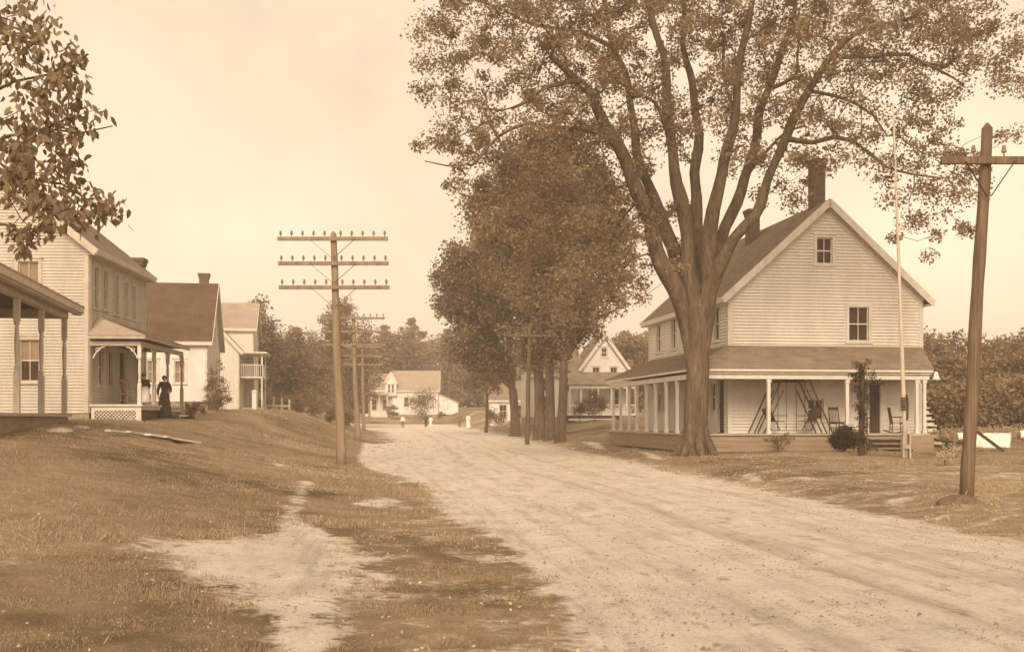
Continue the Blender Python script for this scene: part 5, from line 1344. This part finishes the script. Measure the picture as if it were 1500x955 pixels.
# seated woman on the porch with a chair under her
cl = lhw(lx1-.85, 3.1, lfl); X = pxx(211, cl.y); cl.x = X
chair('wooden armless chair on the lattice-skirted porch under the seated woman', cl, R(25), False, 'wood', 1, .9)
person('woman with a pale skirt seated in a chair on the lattice-skirted porch', cl+Vector((0,0,-.0)), R(25), 1.6, 'sit', 'darkcloth', 'cloth')
c2 = lhw(lx1-1.0, 2.2, lfl); chair('rocking chair standing empty in the shade of the lattice-skirted porch', c2, R(60), True, 'wood', .95)
for (px, py, h, pose, top, sk_, fem, rz, lab) in ((590, 626, 1.45, 'walk', 'cloth', 'midcloth', False, 0, 'small figure in a white shirt walking in the road, leftmost of the far group'),
        (624, 621, 1.6, 'stand', 'darkcloth', 'darkcloth', False, 0, 'figure all in dark clothes standing in the middle of the far road'),
        (631, 619, 1.35, 'stand', 'cloth', 'dull', True, 20, 'small figure in pale dress close behind the dark-clothed one'),
        (673, 626, 1.6, 'stand', 'midcloth', 'midcloth', False, 0, 'thin figure in brown standing on the verge left of the white dress'),
        (686, 627, 1.62, 'stand', 'cloth', 'cloth', True, -15, 'woman in a full white dress standing on the right verge far off')):
    g = G(px, py, 60); Yp = min(g.y, 128); Xp = pxx(px, Yp); person(lab, (Xp, Yp, hh(Xp, Yp)), R(rz), h, pose, top, sk_, fem, True, 'people standing about far down the road')

# ------------------------------------------------------------------ air, sky, sun, camera
m = bpy.data.materials.new('hazy_air'); m.use_nodes = True; nt = m.node_tree; nt.nodes.remove(nt.nodes['Principled BSDF'])
v = nt.nodes.new('ShaderNodeVolumePrincipled'); v.inputs['Color'].default_value = (.96,.90,.82,1); v.inputs['Density'].default_value = HAZE; v.inputs['Anisotropy'].default_value = .2
nt.links.new(v.outputs[0], nt.nodes['Material Output'].inputs['Volume'])
mb = MB(); mb.box(-930, 930, -60, 930, -3, 40); hz = mb.build('haze', m, None); tag(hz, 'thin warm haze that pales the far end of the village', 'haze', kind='stuff')

w = bpy.data.worlds.new('World'); SC.world = w; w.use_nodes = True; nt = w.node_tree
sky = nt.nodes.new('ShaderNodeTexSky'); sky.sky_type = 'NISHITA'; sky.sun_disc = False
SUN_EL, SUN_AZ = R(34), R(-174)           # azimuth from +Y towards +X: the sun is behind us to the left
sky.sun_elevation = SUN_EL; sky.sun_rotation = SUN_AZ; sky.dust_density = 3; sky.air_density = 1
bw = nt.nodes.new('ShaderNodeRGBToBW'); nt.links.new(sky.outputs[0], bw.inputs[0])
# faint uneven high cloud
tc = nt.nodes.new('ShaderNodeTexCoord'); n = nt.nodes.new('ShaderNodeTexNoise'); n.inputs['Scale'].default_value = 3.4; n.inputs['Detail'].default_value = 6; n.inputs['Roughness'].default_value = .55
nt.links.new(tc.outputs['Generated'], n.inputs['Vector'])
ml = nt.nodes.new('ShaderNodeMath'); ml.operation = 'MULTIPLY_ADD'; nt.links.new(n.outputs['Fac'], ml.inputs[0]); ml.inputs[1].default_value = .9; ml.inputs[2].default_value = .56
sm = nt.nodes.new('ShaderNodeMath'); sm.operation = 'MULTIPLY_ADD'; nt.links.new(bw.outputs[0], sm.inputs[0]); sm.inputs[1].default_value = SKYK; sm.inputs[2].default_value = SKYC
mm = nt.nodes.new('ShaderNodeMath'); mm.operation = 'MULTIPLY'; nt.links.new(sm.outputs[0], mm.inputs[0]); nt.links.new(ml.outputs[0], mm.inputs[1])
vm = nt.nodes.new('ShaderNodeVectorMath'); vm.operation = 'SCALE'; vm.inputs[0].default_value = (1.0, .795, .575); nt.links.new(mm.outputs[0], vm.inputs['Scale'])
bg = nt.nodes['Background']; nt.links.new(vm.outputs[0], bg.inputs[0]); bg.inputs[1].default_value = .1
l = bpy.data.lights.new('sun', 'SUN'); l.energy = 1.5; l.angle = R(25); l.color = (1, .80, .59)
lo = bpy.data.objects.new('sun', l); COL.objects.link(lo)
d = Vector((math.sin(SUN_AZ)*math.cos(SUN_EL), math.cos(SUN_AZ)*math.cos(SUN_EL), math.sin(SUN_EL)))
lo.rotation_euler = d.to_track_quat('Z', 'Y').to_euler(); lo.location = (0,0,30)
cam = bpy.data.cameras.new('camera'); co = bpy.data.objects.new('camera', cam); COL.objects.link(co)
co.location = (0,0,CAMZ); co.rotation_euler = (R(90),0,0); cam.sensor_width = 36; cam.lens = FPX/1500*36
cam.shift_y = (HY-477.5)/1500; cam.clip_end = 3000; cam.clip_start = .1
SC.camera = co
vs = SC.view_settings; vs.view_transform = 'Standard'; vs.look = 'None'; vs.exposure = EXPO; vs.gamma = 1
SC.cycles.max_bounces = 6; SC.cycles.volume_bounces = 1; SC.cycles.transparent_max_bounces = 4
SC.cycles.use_denoising = True
